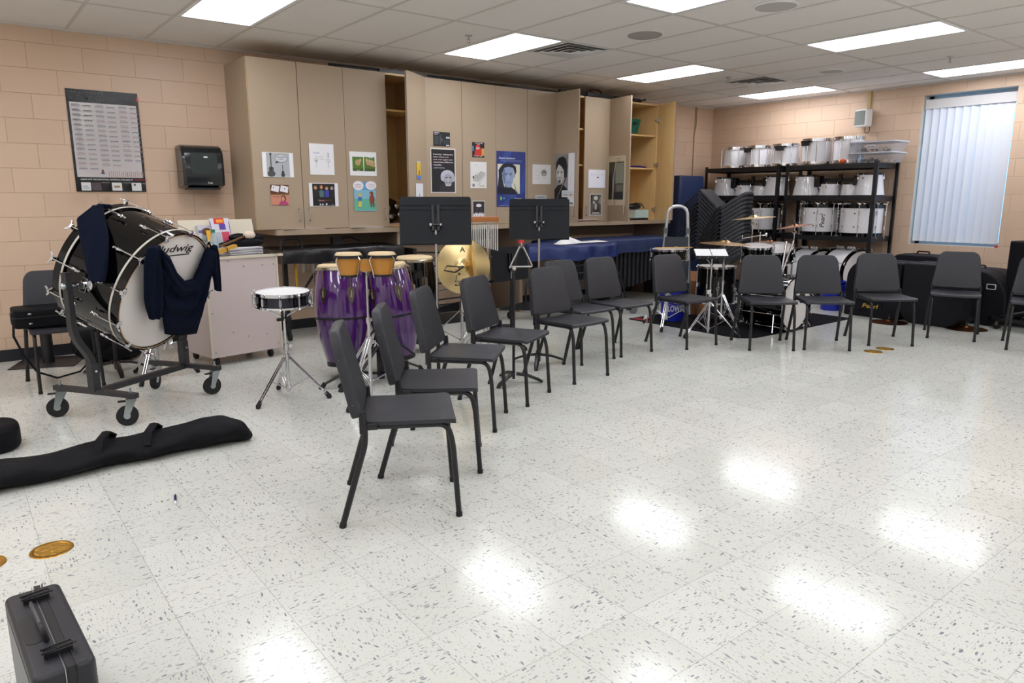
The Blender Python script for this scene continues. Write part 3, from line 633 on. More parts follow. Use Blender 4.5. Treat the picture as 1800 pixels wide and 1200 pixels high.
p.line([(.42, .05), (.42, .98)], .001, '#aaaaaa').line([(.12, .55), (.2, .7), (.32, .66), (.36, .45), (.24, .42), (.14, .5)], .0015, '#8a8a8a').ell(.62, .58, .16, .18, '#9a9a96').ell(.62, .56, .08, .1, '#55534f').ell(.62, .52, .04, .06, '#d8d6d4').txt('the theory', .15, .35, .28, .31, '#666666').txt('the reality', .55, .75, .28, .31, '#666666').place(p.loc)
p = S_('printed_picture', 'small pale slip low on the eighth door, cut by the music stand', 'picture', (-4.217, -4.045, 1.3, 1.413), '#c9ced0')
p.rect(.08, .92, .7, .9, '#8f9aa0').place(p.loc)
p = S_('printed_sheet', 'white calendar-like sheet with one black square, on the tenth door', 'sheet', (-3.34, -3.037, 1.508, 1.737), '#e2e2ea')
p.rect(.4, .65, .88, .89, '#b5b5c2').rect(.5, .6, .55, .61, '#26252e')
for k in range(7): p.rect(.15+k*.11, .21+k*.11, .74, .78, '#cdb5bd').rect(.15+k*.11, .21+k*.11, .66, .68, '#b7c0d2')
p.place(p.loc)
p = S_('printed_picture', 'black and white photograph in plastic sleeve, below the calendar sheet', 'picture', (-3.315, -3.085, 1.153, 1.437), '#b9b5b0', rough=.2)
p.rect(.1, .92, .06, .95, '#57534f').poly([(.1, .4), (.25, .9), (.1, .95)], '#22201e').ell(.5, .8, .16, .09, '#cbc6be').poly([(.3, .1), (.35, .45), (.5, .6), (.75, .5), (.85, .1)], '#3a3734').ell(.5, .42, .1, .15, '#aaa59c').ell(.35, .6, .06, .06, '#d0ccc4').rect(.25, .8, .11, .15, '#d4d2cc').poly([(.7, .6), (.92, .5), (.92, .95)], '#8d8983').place(p.loc)
# posters on the two doors that stand straight out: their outer faces look left
p = Sheet('wall_poster', 'clarinet player portrait poster with white strip, on the open ninth door', 'poster', .375, .62, '#8c8987', 'papers taped to the cabinet doors')
p.rect(.7, 1, 0, 1, '#d9d9de').poly([(0, .8), (.1, .9), (.7, .98), (.7, .75)], '#7d7a79').poly([(.1, .62), (.1, .72), (.2, .8), (.42, .8), (.5, .7), (.5, .55), (.42, .46), (.3, .43), (.2, .47), (.12, .55)], '#b9b7b3').poly([(.08, .66), (.1, .82), (.22, .92), (.42, .95), (.58, .9), (.66, .76), (.64, .56), (.54, .46), (.5, .56), (.48, .68), (.36, .76), (.22, .8), (.14, .72)], '#15141a')
p.line([(.14, .655), (.24, .665)], .005, '#222222').line([(.33, .665), (.44, .655)], .005, '#222222').ell(.19, .64, .04, .010, '#2a2a2a').ell(.38, .64, .04, .010, '#2a2a2a').poly([(.26, .64), (.24, .57), (.31, .565), (.29, .64)], '#d2d0cc').line([(.2, .545), (.28, .552), (.37, .545)], .004, '#2a2624').line([(.22, .525), (.35, .525)], .004, '#4a423e').poly([(.22, .5), (.35, .5), (.31, .44), (.26, .44)], '#3a3532')
p.poly([(0, .3), (.2, .4), (.42, .42), (.66, .33), (.68, .0), (0, 0)], '#15141a').line([(.1, .06), (.35, .3), (.62, .57)], .016, '#0c0c10').line([(.14, .12), (.58, .55)], .005, '#b9b9bd').rect(.4, 1, .17, .3, '#d5d8da').txt('ALESSANDRO', .44, .95, .245, .28, '#8fb4c4').txt('CARBON', .44, .72, .195, .232, '#7a6a66').txt('ARE', .74, .95, .195, .232, '#c0643a').rect(.8, .95, .05, .07, '#333333').rect(.85, .97, .03, .04, '#333333').line([(.76, .35), (.9, .6), (.8, .5), (.92, .42)], .001, '#999999')
door_pic(p, (-3.88, CD-.002), (-.012, -.435), .195, 1.285, math.atan2(-.435, -.012), (-1, .03))
p = Sheet('wall_poster', 'cream-bordered concert poster with dark photo, on the open eleventh door', 'poster', .37, .625, '#c9bfa6', 'papers taped to the cabinet doors')
p.rect(.08, .9, .12, .88, '#3d4038').poly([(.35, .12), (.38, .6), (.5, .88), (.42, .88), (.3, .5), (.26, .12)], '#a79a86').rect(.45, .88, .45, .86, '#85887a').rect(.5, .88, .28, .42, '#6a675c').poly([(.08, .12), (.08, .6), (.2, .7), (.3, .4), (.28, .12)], '#14141a').rect(.4, .87, .13, .28, '#22242c').txt('JAZZ', .5, .7, .93, .95, '#5a5042').rect(.5, .75, .9, .905, '#5a5042').rect(.42, .46, .05, .1, '#6a2c2c').txt('FESTIVAL', .34, .56, .02, .035, '#5a5042')
door_pic(p, (-2.952, CD-.002), (-.06, -.435), .195, 1.285, math.atan2(-.435, -.06), (-1, .14))

# papers lying on the counter
def paper(x0, x1, y0, y1, z, lb, c='#d8d4d6', cat='paper', nm='loose_paper', g='papers lying on the counter', rz=0, n=1):
    q = M(); cx, cy = (x0+x1)/2, (y0+y1)/2
    for k in range(n): q.box((x0-cx), (x1-cx), (y0-cy), (y1-cy), k*.003, k*.003+.0015, cm(c), RZ(rz+.12*k))
    o = q.build(nm); o.location = (cx, cy, z); return tag(o, lb, cat, g)
paper(-7.36, -6.93, -.655, -.62+.0, 1.0835, 'pinkish papers on the counter edge at its left end', '#cdb8be', n=2)
paper(-6.66, -6.28, -.657, -.622, 1.0835, 'white papers on the counter edge below the third door', '#dcd6da', n=3)
t = thing('paper_pile', 'untidy pile of red and white papers below the open ninth door', 'paper pile', (-3.66, -.58, 1.083), 0)
for k in range(6): M().box(-.16+.05*k, .14+.07*k, -.04, .04, k*.005, k*.005+.003, cm(('#22222a', '#c9b9bd', '#b3403f', '#d9d3d8', '#e0dde0', '#d5cbcf')[k]), RZ(.15*math.sin(k*2))).build('sheet', t)
paper(-4.76, -4.55, -.655, -.63, 1.0835, 'short yellow pencil-like strip on the counter by the chime bar', '#c9a552', 'strip', 'yellow_strip', None)

# ---------------------------------------------------------------- chairs
M_DSTEEL = mat('dull_rivet', '#6b6b70', .4, metal=1)
def seat_mesh():
    q = M(); N = 10; Wd = lambda x: .205+.012*(x+.16)/.4
    xs_ = [-.165, -.155]+[-.155+.375*k/N for k in range(1, N+1)]+[.235, .243]
    rows = []
    for i, x in enumerate(xs_):
        row = []
        for j in range(-5, 6):
            y = Wd(x)*j/5
            if i in (0, len(xs_)-1): y *= .94
            elif i == len(xs_)-2: y *= .985
            u = (x-.02)/.2; v_ = j/5
            z = .452-.010*math.exp(-(u*u*1.2+v_*v_*1.5))+.004*v_*v_*(.6)-(.003 if x > .22 else 0)-(.004 if x > .24 else 0)
            row.append((x, y, z))
        rows.append(row)
    vs = [p_ for r_ in rows for p_ in r_]; n = 11; R = len(rows)
    fs = [(i*n+j, (i+1)*n+j, (i+1)*n+j+1, i*n+j+1) for i in range(R-1) for j in range(n-1)]
    b0 = len(vs); vs += [(x, y, z-.018 if z > 0 else z) for x, y, z in vs]
    fs += [(b0+i*n+j, b0+i*n+j+1, b0+(i+1)*n+j+1, b0+(i+1)*n+j) for i in range(R-1) for j in range(n-1)]
    edge = [(0, j) for j in range(n)]+[(i, n-1) for i in range(1, R)]+[(R-1, j) for j in range(n-2, -1, -1)]+[(i, 0) for i in range(R-2, 0, -1)]
    for (a, b), (c, d) in zip(edge, edge[1:]+edge[:1]): fs.append((a*n+b, c*n+d, b0+c*n+d, b0+a*n+b))
    return q.add(vs, fs, M_PLAST)
def back_mesh():
    """rounded-trapezoid back panel, slightly dished, leaning back"""
    q = M(); zt, hb, ht = .375, .222, .178
    out = rrect(-1, 1, 0, 1, .0)
    pts = []
    for y, z in rrect(-hb, hb, 0, zt, .03, 6, rs=(.075, .075, .02, .02)):
        k = z/zt; s_ = (hb+(ht-hb)*k)/hb; pts.append((y*s_, z))
    th = .046; tilt = math.radians(-13.5)
    T = TR((-.150, 0, .478)) @ RY(tilt)
    rings = []
    c = (0, zt*.5)
    def ring(inset, x, dish=0):
        r_ = []
        for y, z in pts:
            dy, dz = y-c[0], z-c[1]; L = math.hypot(dy, dz); f = (L-inset)/L
            r_.append((x-dish*(1-min(1, (L*f/.22)**2)), c[0]+dy*f, c[1]+dz*f))
        return r_
    for ins, x in ((.012, .001), (.006, .0), (.002, -.003), (0, -.009), (0, -th+.008), (.003, -th+.002), (.010, -th)): rings.append(ring(ins, x))
    n = len(pts); vs = [p_ for r_ in rings for p_ in r_]
    fs = [(i*n+k, i*n+(k+1) % n, (i+1)*n+(k+1) % n, (i+1)*n+k) for i in range(len(rings)-1) for k in range(n)]
    fs += [tuple(range(n-1, -1, -1)), tuple((len(rings)-1)*n+k for k in range(n))]
    return q.add(vs, fs, M_PLAST, T)
def make_chair():
    t = thing('band_chair', '', 'chair')
    seat_mesh().build('seat', t, ang=50); bo = back_mesh().build('backrest', t, ang=50)
    for s in (-1, 1):
        M().ball((-.19, s*.214, .53), .003, M_DSTEEL, 8).ball((-.238, s*.193, .72), .003, M_DSTEEL, 8).build('rivet', bo)
    for s in (-1, 1):
        # front leg with its side rail below the seat
        q = M(); q.tube(fillet([(-.12, s*.188, .425), (.205, s*.190, .425), (.228, s*.194, .34), (.250, s*.200, .008)], .05, 6), .0125, M_BLACK, 10); q.tube([(.2498, s*.2, .02), (.250, s*.2, 0)], .0145, M_RUB, 10); q.build('leg', t)
        q = M(); q.tube(fillet([(-.150, s*.214, .50), (-.143, s*.216, .40), (-.146, s*.219, .355), (-.250, s*.2375, .008)], .05, 6), .0135, M_BLACK, 10); q.tube([(-.2475, s*.2375, .018), (-.251, s*.2375, 0)], .0155, M_RUB, 10); q.build('leg', t)
        q = M(); q.box(-.165, -.09, s*.206-.010, s*.206+.010, .418, .446, M_BLACK); q.box(-.165, -.138, s*.216-.010, s*.216+.010, .405, .49, M_BLACK); q.build('side_bracket', t, bevel=.003)
    M().box(-.15, -.13, -.21, .21, .418, .432, M_BLACK).box(.16, .18, -.19, .19, .418, .432, M_BLACK).build('cross_rail', t)
    return t
chair0 = make_chair()
def midp(a, b): return ((a[0]+b[0])/2, (a[1]+b[1])/2)
CH = [(-8.3635, -4.6435, -29.2, 'nearest black band chair, front end of the curved row'),
      (-7.968, -4.28, -34.8, 'second nearest black band chair in the curved row'),
      (-7.45, -3.79, -47.3, 'third black band chair from the near end of the curved row'),
      (-6.872, -3.501, -62.5, 'fourth black band chair from the near end, in front of the triangle stand'),
      (-6.111, -3.308, -84, 'fifth black band chair, front of the pair before the blue covered instrument'),
      (-5.619, -2.902, -88, 'black band chair overlapped by the fifth one, just behind it'),
      (-5.118, -2.893, -90, 'black band chair just left of the gap before the drum kit, by the caster wheel'),
      (-4.384, -3.060, -94.5, 'black band chair in front of the blue bucket'),
      (-3.861, -3.610, -130.2, 'black band chair facing the camera before the floor tom'),
      (-3.433, -3.931, -135, 'black band chair before the white bass drum head'),
      (-2.770, -4.190, -132.5, 'black band chair standing before the black drum case with gold lettering'),
      (-1.930, -4.510, -159, 'black band chair straight below the window blind'),
      (-1.975, -5.235, -163, 'rightmost black band chair, cut by the picture edge')]
for i, (x, y, a, lb) in enumerate(CH):
    if i == 0: chair0.location = (x, y, 0); chair0.rotation_euler = (0, 0, math.radians(a)); chair0['label'] = lb; chair0['group'] = 'band chairs in a long curved row'
    else: dupt(chair0, (x, y, 0), math.radians(a), lb)
dupt(chair0, (-9.285, -1.17, 0), -PI/2, 'black band chair by the left block wall, carrying a black instrument case', 'band chairs in a long curved row')
# one tall stack of chairs tipped back on a storage cart in the corner
def chair_stack(jx, jy, ztop, a, n, pitch, sp):
    for k in range(n):
        T = TR((jx, jy, ztop-sp*k)) @ RZ(a) @ RY(-pitch) @ TR((.15, 0, -.46))
        dupt(chair0, T.to_translation(), None, 'topmost chair of the tall black stack tipped back behind the drum kit' if k == 0 else 'black chair in the tall tipped-back stack behind the drum kit, below its topmost', 'chairs in the tall stack behind the drum kit', rot=T.to_euler())
    t = thing('chair_cart', 'low black wheeled cart under the tall chair stack', 'cart', (jx, jy, 0), a)
    q = M()
    for s in (-1, 1): q.box(-.30, .36, s*.17-.015, s*.17+.015, .06, .085, M_BLACK)
    q.box(-.3, -.27, -.17, .17, .06, .085, M_BLACK); q.box(.33, .36, -.17, .17, .06, .085, M_BLACK); q.build('frame', t)
    for x in (-.26, .32):
        for s in (-1, 1): M().cyl((x, s*.17-.012, .03), (x, s*.17+.012, .03), .03, M_RUB, 16).build('caster', t)
chair_stack(-1.43, -1.34, 1.245, math.radians(105), 15, math.radians(43), .055)

# ---------------------------------------------------------------- drums: generic builders (local z is the drum axis)
def hoop(m, r, z0, z1, t_, n=40):
    return M().lathe([(r, z0), (r+t_, z0), (r+t_, z1), (r, z1)], m, n, closed=True)
def lug(parent, a, R, z0, z1, kind, name='lug'):
    q = M(RZ(a) @ TR((R, 0, 0)))
    if kind == 'rod':        # small casing and two tension rods
        zm = (z0+z1)/2; q.cyl((.02, 0, z0), (.02, 0, z1), .0032, M_CHR, 6)
        q.box(0, .022, -.009, .009, zm-.022, zm+.022, M_CHR); q.ball((.022, 0, z1), .008, M_CHR, 8); q.ball((.022, 0, z0), .008, M_CHR, 8)
    elif kind == 'tube':     # full-length tube lug
        q.cyl((.012, 0, z0), (.012, 0, z1), .006, M_CHR, 8); q.box(.0, .02, -.007, .007, z1-.02, z1+.004, M_CHR); q.box(0, .02, -.007, .007, z0-.004, z0+.02, M_CHR)
    elif kind == 'bass':
        q.cyl((.026, 0, z0), (.026, 0, z1), .0045, M_CHR, 6)
        for z in (z0+(z1-z0)*.28, z0+(z1-z0)*.72): q.lathe([(0, -.03), (.011, -.026), (.007, 0), (.011, .026), (0, .03)], M_CHR, 8, TR((.018, 0, z)))
        for z, s in ((z0, -1), (z1, 1)):
            q.box(-.012, .034, -.014, .014, z-.006, z+.006, M_CHR); q.tube([(.03, -.03, z+s*.024), (.028, -.02, z+s*.01), (.026, 0, z+s*.008), (.028, .02, z+s*.01), (.03, .03, z+s*.024)], .0055, M_CHR, 6)
    return q.build(name, parent)
def drum(name, label, cat, loc, R, h, shell, nl, kind='rod', hoopm=None, head=None, rot=None, rz=0, group=None, hw=.012, ht=.006, bottom=True, n=40, low_head=True, taper=1.0, cut=None, a0=.2, parent=None, t=None):
    t = t or thing(name, label, cat, loc, rz, group, rot); hoopm = hoopm or M_CHR; head = head or M_HEADC
    M().lathe([(R*taper, .004), (R, h-.004)], shell, n).build('shell', t)
    M().disc(R+ht*.5, h-.002, head, n).build('batter_head', t)
    hoop(hoopm, R+.001, h-hw-.004, h+.006, ht, n).build('hoop', t)
    if bottom:
        if low_head: M().disc(R*taper+ht*.4, .002, head, n, flip=True).build('bottom_head', t)
        hoop(hoopm, R*taper+.001, -.004, hw, ht, n).build('hoop', t)
    for k in range(nl): lug(t, a0+2*PI*k/nl, R+ht*.3, .0 if bottom else h*.55, h, kind)
    return t
def tripod(t, c, zhub, reach, m, foot=M_RUB, a0=0, zbase=None, r=.007, double=True, tube_r=.013, zsl=.08, nm='leg', ztop=None):
    """three splayed legs with strut braces round an upright; legs carry rubber feet"""
    cx, cy = c
    for k in range(3):
        a = a0+k*2*PI/3; d = V((math.cos(a), math.sin(a), 0)); w_ = V((-d.y, d.x, 0))
        q = M(); top = V((cx, cy, zhub)); tip = V((cx, cy, .035))+d*reach
        for s in ((-1, 1) if double else (0,)):
            q.tube([top+d*.02+w_*.009*s, tip+w_*.009*s], r, m, 6, sq=(1, .6))
        mid = top*.45+tip*.55; low = V((cx, cy, zsl))+d*.018
        for s in ((-1, 1) if double else (0,)): q.tube([low+w_*.009*s, mid+w_*.009*s], r*.8, m, 6, sq=(1, .5))
        o = q.build(nm, t)
        M().tube([tip+V((0, 0, .012))-d*.01, tip+d*.015-V((0, 0, .02)), tip+d*.02-V((0, 0, .035))], [.013, .018, .013], foot, 8).build('rubber_foot', o)
    q = M(); q.cyl((cx, cy, zhub-.025), (cx, cy, zhub+.02), tube_r*1.7, m, 12); q.cyl((cx, cy, zsl-.015), (cx, cy, zsl+.015), tube_r*1.6, m, 12); q.build('collar', t)
def upright(t, c, segs, m, nm='upright'):
    q = M(); cx, cy = c
    for z0, z1, r_ in segs: q.cyl((cx, cy, z0), (cx, cy, z1), r_, m, 12)
    for z0, z1, r_ in segs[:-1]:
        q.cyl((cx, cy, z1-.03), (cx, cy, z1+.012), r_*1.55, m, 12); q.box(cx+r_, cx+r_*1.4+.03, cy-.004, cy+.004, z1-.016, z1+.004, m)
    return q.build(nm, t)

# ---- snare on stand at left
t = thing('snare_stand', 'chrome double-braced tripod stand under the left snare drum', 'drum stand', (-8.125, -2.63, 0))
tripod(t, (0, 0), .30, .265, M_CHR, a0=-2.72, tube_r=.012)
upright(t, (0, 0), [(.05, .38, .012), (.36, .60, .009)], M_CHR)
M().cyl((0, 0, .57), (0, 0, .63), .02, M_BLACK, 12).box(-.05, .05, -.008, .008, .555, .575, M_BLACK).build('tilter', t)
for k in range(3):
    a = -1.9+k*2*PI/3; d = V((math.cos(a), math.sin(a), 0)); M().tube(fillet([V((0, 0, .58))+d*.015, V((0, 0, .60))+d*.06, V((0, 0, .635))+d*.17, V((0, 0, .665))+d*.185], .03), .006, M_CHR, 8).build('cradle_arm', t)
M_SHC = mat('dark_chrome_shell', '#3d3c45', .08, metal=1)
drum('snare_drum', 'steel snare drum with white head on chrome stand beside the purple congas', 'snare drum', (-8.125, -2.63, .662), .176, .092, M_SHC, 10, 'rod', head=mat('white_drumhead', '#ececec', .5), hw=.01, ht=.008, rot=Euler((math.radians(2), math.radians(-1.5), .3)))

# ---- congas
M_PUR = mat('purple_lacquer', '#4a1a66', .1, coat=1, var=.3, vscale=3)
M_BAND = mat('black_band', '#14121a', .4); M_ANT = mat('antique_metal', '#6f6459', .35, metal=1); M_RIM = mat('nickel_rim', '#b5ae9c', .25, metal=1)
def conga(lb, loc, R, h, shell, tilt, bands=True, g='congas'):
    t = thing('conga', lb, 'conga drum', loc, 0, g, rot=Euler(tilt))
    prof = [(R*.60, 0), (R*.72, h*.10), (R*.88, h*.28), (R*.985, h*.47), (R*1.0, h*.60), (R*.965, h*.76), (R*.88, h*.90), (R*.83, h-.02)]
    pp = []
    for i in range(len(prof)-1):
        p0 = prof[max(i-1, 0)]; p1 = prof[i]; p2 = prof[i+1]; p3 = prof[min(i+2, len(prof)-1)]
        for k in range(4):
            u = k/4; f = lambda a, b, c, d: .5*((2*b)+(-a+c)*u+(2*a-5*b+4*c-d)*u*u+(-a+3*b-3*c+d)*u**3)
            pp.append((f(p0[0], p1[0], p2[0], p3[0]), f(p0[1], p1[1], p2[1], p3[1])))
    pp.append(prof[-1])
    M().lathe(pp, shell, 48).build('shell', t)
    M().lathe([(R*.60, -.012), (R*.63, -.012), (R*.645, .03), (R*.62, .03)], M_BAND, 40, closed=True).build('base_band', t)
    rb = R*.985+.002
    if bands: M().lathe([(rb, h*.47-.009), (rb+.004, h*.47-.007), (rb+.004, h*.47+.007), (rb, h*.47+.009)], M_BAND, 48, closed=True).build('belly_band', t)
    Rt = R*.83
    M().lathe([(0, h+.006), (Rt*.7, h+.005), (Rt*.93, h+.001), (Rt+.004, h-.012), (Rt+.007, h-.045)], M_SKIN, 48).build('head', t)
    M().lathe([(Rt+.008, h-.048), (Rt+.016, h-.044), (Rt+.015, h-.026), (Rt+.008, h-.022)], M_RIM, 48, closed=True).build('rim', t)
    for k in range(6):
        a = .45+k*PI/3; q = M(RZ(a)); rr_ = R*.925
        q.tube(fillet([(Rt+.014, 0, h-.035), (Rt+.034, 0, h-.05), (Rt+.030, 0, h-.17), (rr_+.02, 0, h*.70)], .03), .0055, M_ANT, 6)
        zc = h*.72; q.prism([(-.03, .0), (-.026, .035), (0, .05), (.026, .035), (.03, 0), (.018, -.05), (0, -.085), (-.018, -.05)], 0, .008, M_ANT, TR((R*.965, 0, zc)) @ RY(PI/2-.08) @ RZ(PI/2))
        q.cyl((rr_+.022, 0, zc-.03), (rr_+.022, 0, zc+.02), .010, M_RIM, 8); q.build('lug', t)
    return t
conga('left purple conga behind the snare stand and the nearest chair', (-7.535, -2.27, .105), .205, .775, M_PUR, (math.radians(-4), math.radians(2), 0), g='purple congas')
conga('right purple conga, partly hidden by two chair backs', (-7.085, -2.345, .105), .205, .765, M_PUR, (math.radians(-5), math.radians(-6), 0), g='purple congas')
conga('black conga with pale head, behind the right purple conga', (-6.60, -1.80, .10), .19, .77, M_GLOSSB, (0, 0, 0), True, 'other conga')
# black double conga stand
t = thing('conga_stand', 'black steel double stand holding the two purple congas', 'drum stand', (-7.40, -2.62, 0))
M().box(-.022, .022, -.022, .022, .03, .60, M_BLACK).build('post', t, bevel=.003)
for tip in ((-.43, .08), (-.35, -.07), (.10, -.42), (.42, .12)):
    q = M(); q.tube([(0, 0, .30), (tip[0]*.45, tip[1]*.45, .14), (tip[0], tip[1], .035)], .013, M_BLACK, 8, sq=(1.2, .7)); q.tube([(0, 0, .07), (tip[0]*.5, tip[1]*.5, .11)], .01, M_BLACK, 8)
    o = q.build('leg', t); M().tube([(tip[0]*.97, tip[1]*.97, .045), (tip[0]*1.05, tip[1]*1.05, .0)], [.016, .02], M_RUB, 8).build('rubber_foot', o)
for c_ in ((-.135, .35), (.315, .275)):
    q = M(); 
    for s in (-1, 1): q.tube([(0, 0, .46), (c_[0]*.4+s*.04, c_[1]*.2, .30), (c_[0]*.8+s*.08, c_[1]-.22, .16)], .009, M_BLACK, 8)
    q.build('cradle_arm', t)
M().tube([(-.31, -.05, .10), (-.34, -.05, .13)], .004, M_STEEL).ball((-.345, -.05, .135), .012, M_STEEL, 8, 1.4, .4, 1).build('wing_nut', t)

# ---- bongos on a chrome stand
t = thing('bongo_stand', 'chrome tripod stand holding the small natural bongos', 'drum stand', (-7.655, -2.955, 0))
upright(t, (0, 0), [(.0, .40, .0135), (.38, .56, .011), (.54, .92, .0085)], M_CHR); tripod(t, (0, 0), .42, .36, M_CHR, a0=-.35, zsl=.12)
M().box(-.012, .012, -.012, .012, .86, .95, M_CHR).box(-.03, .03, -.01, .01, .885, .90, M_CHR).build('mount', t)
M_NAT = wood_material('honey_wood', '#c68a3c', '#b0762c', 2, 20, .25)
T_ = thing('bongos', 'pair of natural wood bongos with pale heads and black rims', 'bongo drums', (-7.66, -2.955, .862), math.radians(-27))
for s, r_ in ((-1, .088), (1, .092)):
    cx = s*.112; q = M(); q.lathe([(r_*.72, 0), (r_*.78, .02), (r_*.9, .08), (r_*.96, .14)], M_NAT, 32, TR((cx, 0, 0))); so = q.build('shell', T_)
    M().lathe([(0, .158), (r_*.9, .157), (r_*1.0, .148), (r_*1.02, .13)], M_SKIN, 32, TR((cx, 0, 0))).build('head', so)
    M().lathe([(r_*1.02, .122), (r_*1.10, .122), (r_*1.10, .14), (r_*1.02, .14)], M_BLACK, 32, TR((cx, 0, 0)), closed=True).build('rim', so)
    M().lathe([(r_*.72, -.006), (r_*.78, -.006), (r_*.79, .008), (r_*.72, .008)], M_BLACK, 32, TR((cx, 0, 0)), closed=True).build('base_band', so)
    for k in range(4):
        a = PI/4+k*PI/2; q = M(TR((cx, 0, 0)) @ RZ(a)); q.tube(fillet([(r_*1.08, 0, .13), (r_*1.28, 0, .11), (r_*.98, 0, .03), (r_*.86, 0, -.012)], .02), .004, M_CHR, 6); q.build('tension_rod', so)
M().box(-.035, .035, -.03, .03, .03, .11, M_NAT).build('centre_block', T_)

# ---- crash cymbal pair in cradle stand
t = thing('cymbal_cradle', 'chrome cradle stand with double tripod holding the crash cymbals', 'cymbal stand', (-6.20, -1.95, 0))
upright(t, (0, 0), [(.0, .42, .014), (.40, .60, .011)], M_CHR); tripod(t, (0, 0), .36, .36, M_CHR, a0=.5)
for x in (-.12, .0, .12):
    M().tube(fillet([(0, 0, .60), (x, -.03, .62), (x, -.10, .60), (x*1.1, -.13, .70)], .03), .007, M_CHR, 8).build('cradle_arm', t)
M().cyl((.03, -.105, .69), (.05, -.11, .72), .016, M_RUB, 8).cyl((-.09, -.105, .69), (-.1, -.11, .72), .016, M_RUB, 8).build('rubber_tip', t)
def cym(name, lb, cat, loc, R, m, rot, g=None, bell=.24, bow=.055, felt=True, logo=None, t=None):
    t = t or thing(name, lb, cat, loc, 0, g, rot=rot)
    prof = [(0.003, R*.165), (R*.10, R*.155), (R*bell*.75, R*.11), (R*bell, R*.075)]+[(R*bell+(R-R*bell)*k/6, R*.075*(1-(k/6)**1.4)) for k in range(1, 7)]
    q = M(); q.lathe(prof, m, 48); q.lathe([(r_, z-.0015) for r_, z in reversed(prof)], m, 48)
    o = q.build('plate', t, ang=60)
    if felt: M().lathe([(.004, R*.16), (.018, R*.165), (.016, R*.165+.022), (.008, R*.165+.03), (.008, R*.165+.05), (0, R*.165+.052)], M_BLACK, 12).build('felt', t)
    return t
def face_rot(n, roll=0):
    return V(n).normalized().to_track_quat('Z', 'Y').to_euler()
c1 = cym('crash_cymbal', 'left crash cymbal facing the camera, gold with black script lettering, in the cradle', 'cymbal', (-6.255, -2.065, .775), .245, M_BRASSL, face_rot((-.42, -.9, .1)), 'pair of crash cymbals', felt=False)
c2 = cym('crash_cymbal', 'right crash cymbal seen almost edge-on, in the cradle by the chimes', 'cymbal', (-6.10, -2.03, .775), .245, M_BRASSL, face_rot((.75, -.63, .1)), 'pair of crash cymbals', felt=False)
q = M(); ink = cm('#1a120a'); q.text('Zildjian', ink, -.085, .075, -.185, -.125, 0, T=RX(-PI/2)); q.text('A', ink, -.03, .02, .13, .175, 0, T=RX(-PI/2))
q2 = M()
q2.v = [V((p_.x, p_.y, .245*.075*(1-((max(0, math.hypot(p_.x, p_.y)-.059)/.186)**1.4))+.001)) for p_ in q.v]; q2.f = q.f; q2.mi = q.mi; q2.ms = q.ms
lo = q2.build('lettering', c1); lo.rotation_euler = (0, 0, 0)
M().tube([(0, 0, .045), (-.06, .0, .06), (-.15, .01, .04), (-.18, -.03, .03), (-.08, -.05, .045), (0, 0, .045)], .006, M_BLACK, 6).build('leather_strap', c1)
M().tube([(0, 0, .045), (.05, -.06, .06), (.10, -.15, .05), (.06, -.16, .05), (0, 0, .045)], .006, M_BLACK, 6).build('leather_strap', c2)

# ---- bar chimes
t = thing('chime_stand', 'slim chrome stand carrying the wooden bar of the wind chimes', 'stand', (-6.02, -2.12, 0))
upright(t, (0, 0), [(0, .5, .013), (.48, .86, .011), (.85, 1.17, .008)], M_CHR); tripod(t, (0, 0), .30, .34, M_CHR, a0=-.9, double=False)
t = thing('bar_chimes', 'row of hanging silver chime tubes under an orange wooden bar', 'chimes', (-6.02, -2.12, 1.17), math.radians(-35))
M_CHW = wood_material('chime_bar_wood', '#b8733a', '#a4622e', 0, 14, .35)
M().box(-.36, .10, -.022, .022, .0, .045, M_CHW).build('wooden_bar', t, bevel=.004)
for k in range(23):
    x = .088-k*.0195; L = .235-.005*k
    M().cyl((x, -.0, -.025), (x, 0, -.025-L), .0062, mat('polished_aluminium', '#dcdcdc', .35, metal=.6), 8).cyl((x, 0, 0), (x, 0, -.03), .0012, M_WHITE, 4).build('chime_tube', t)

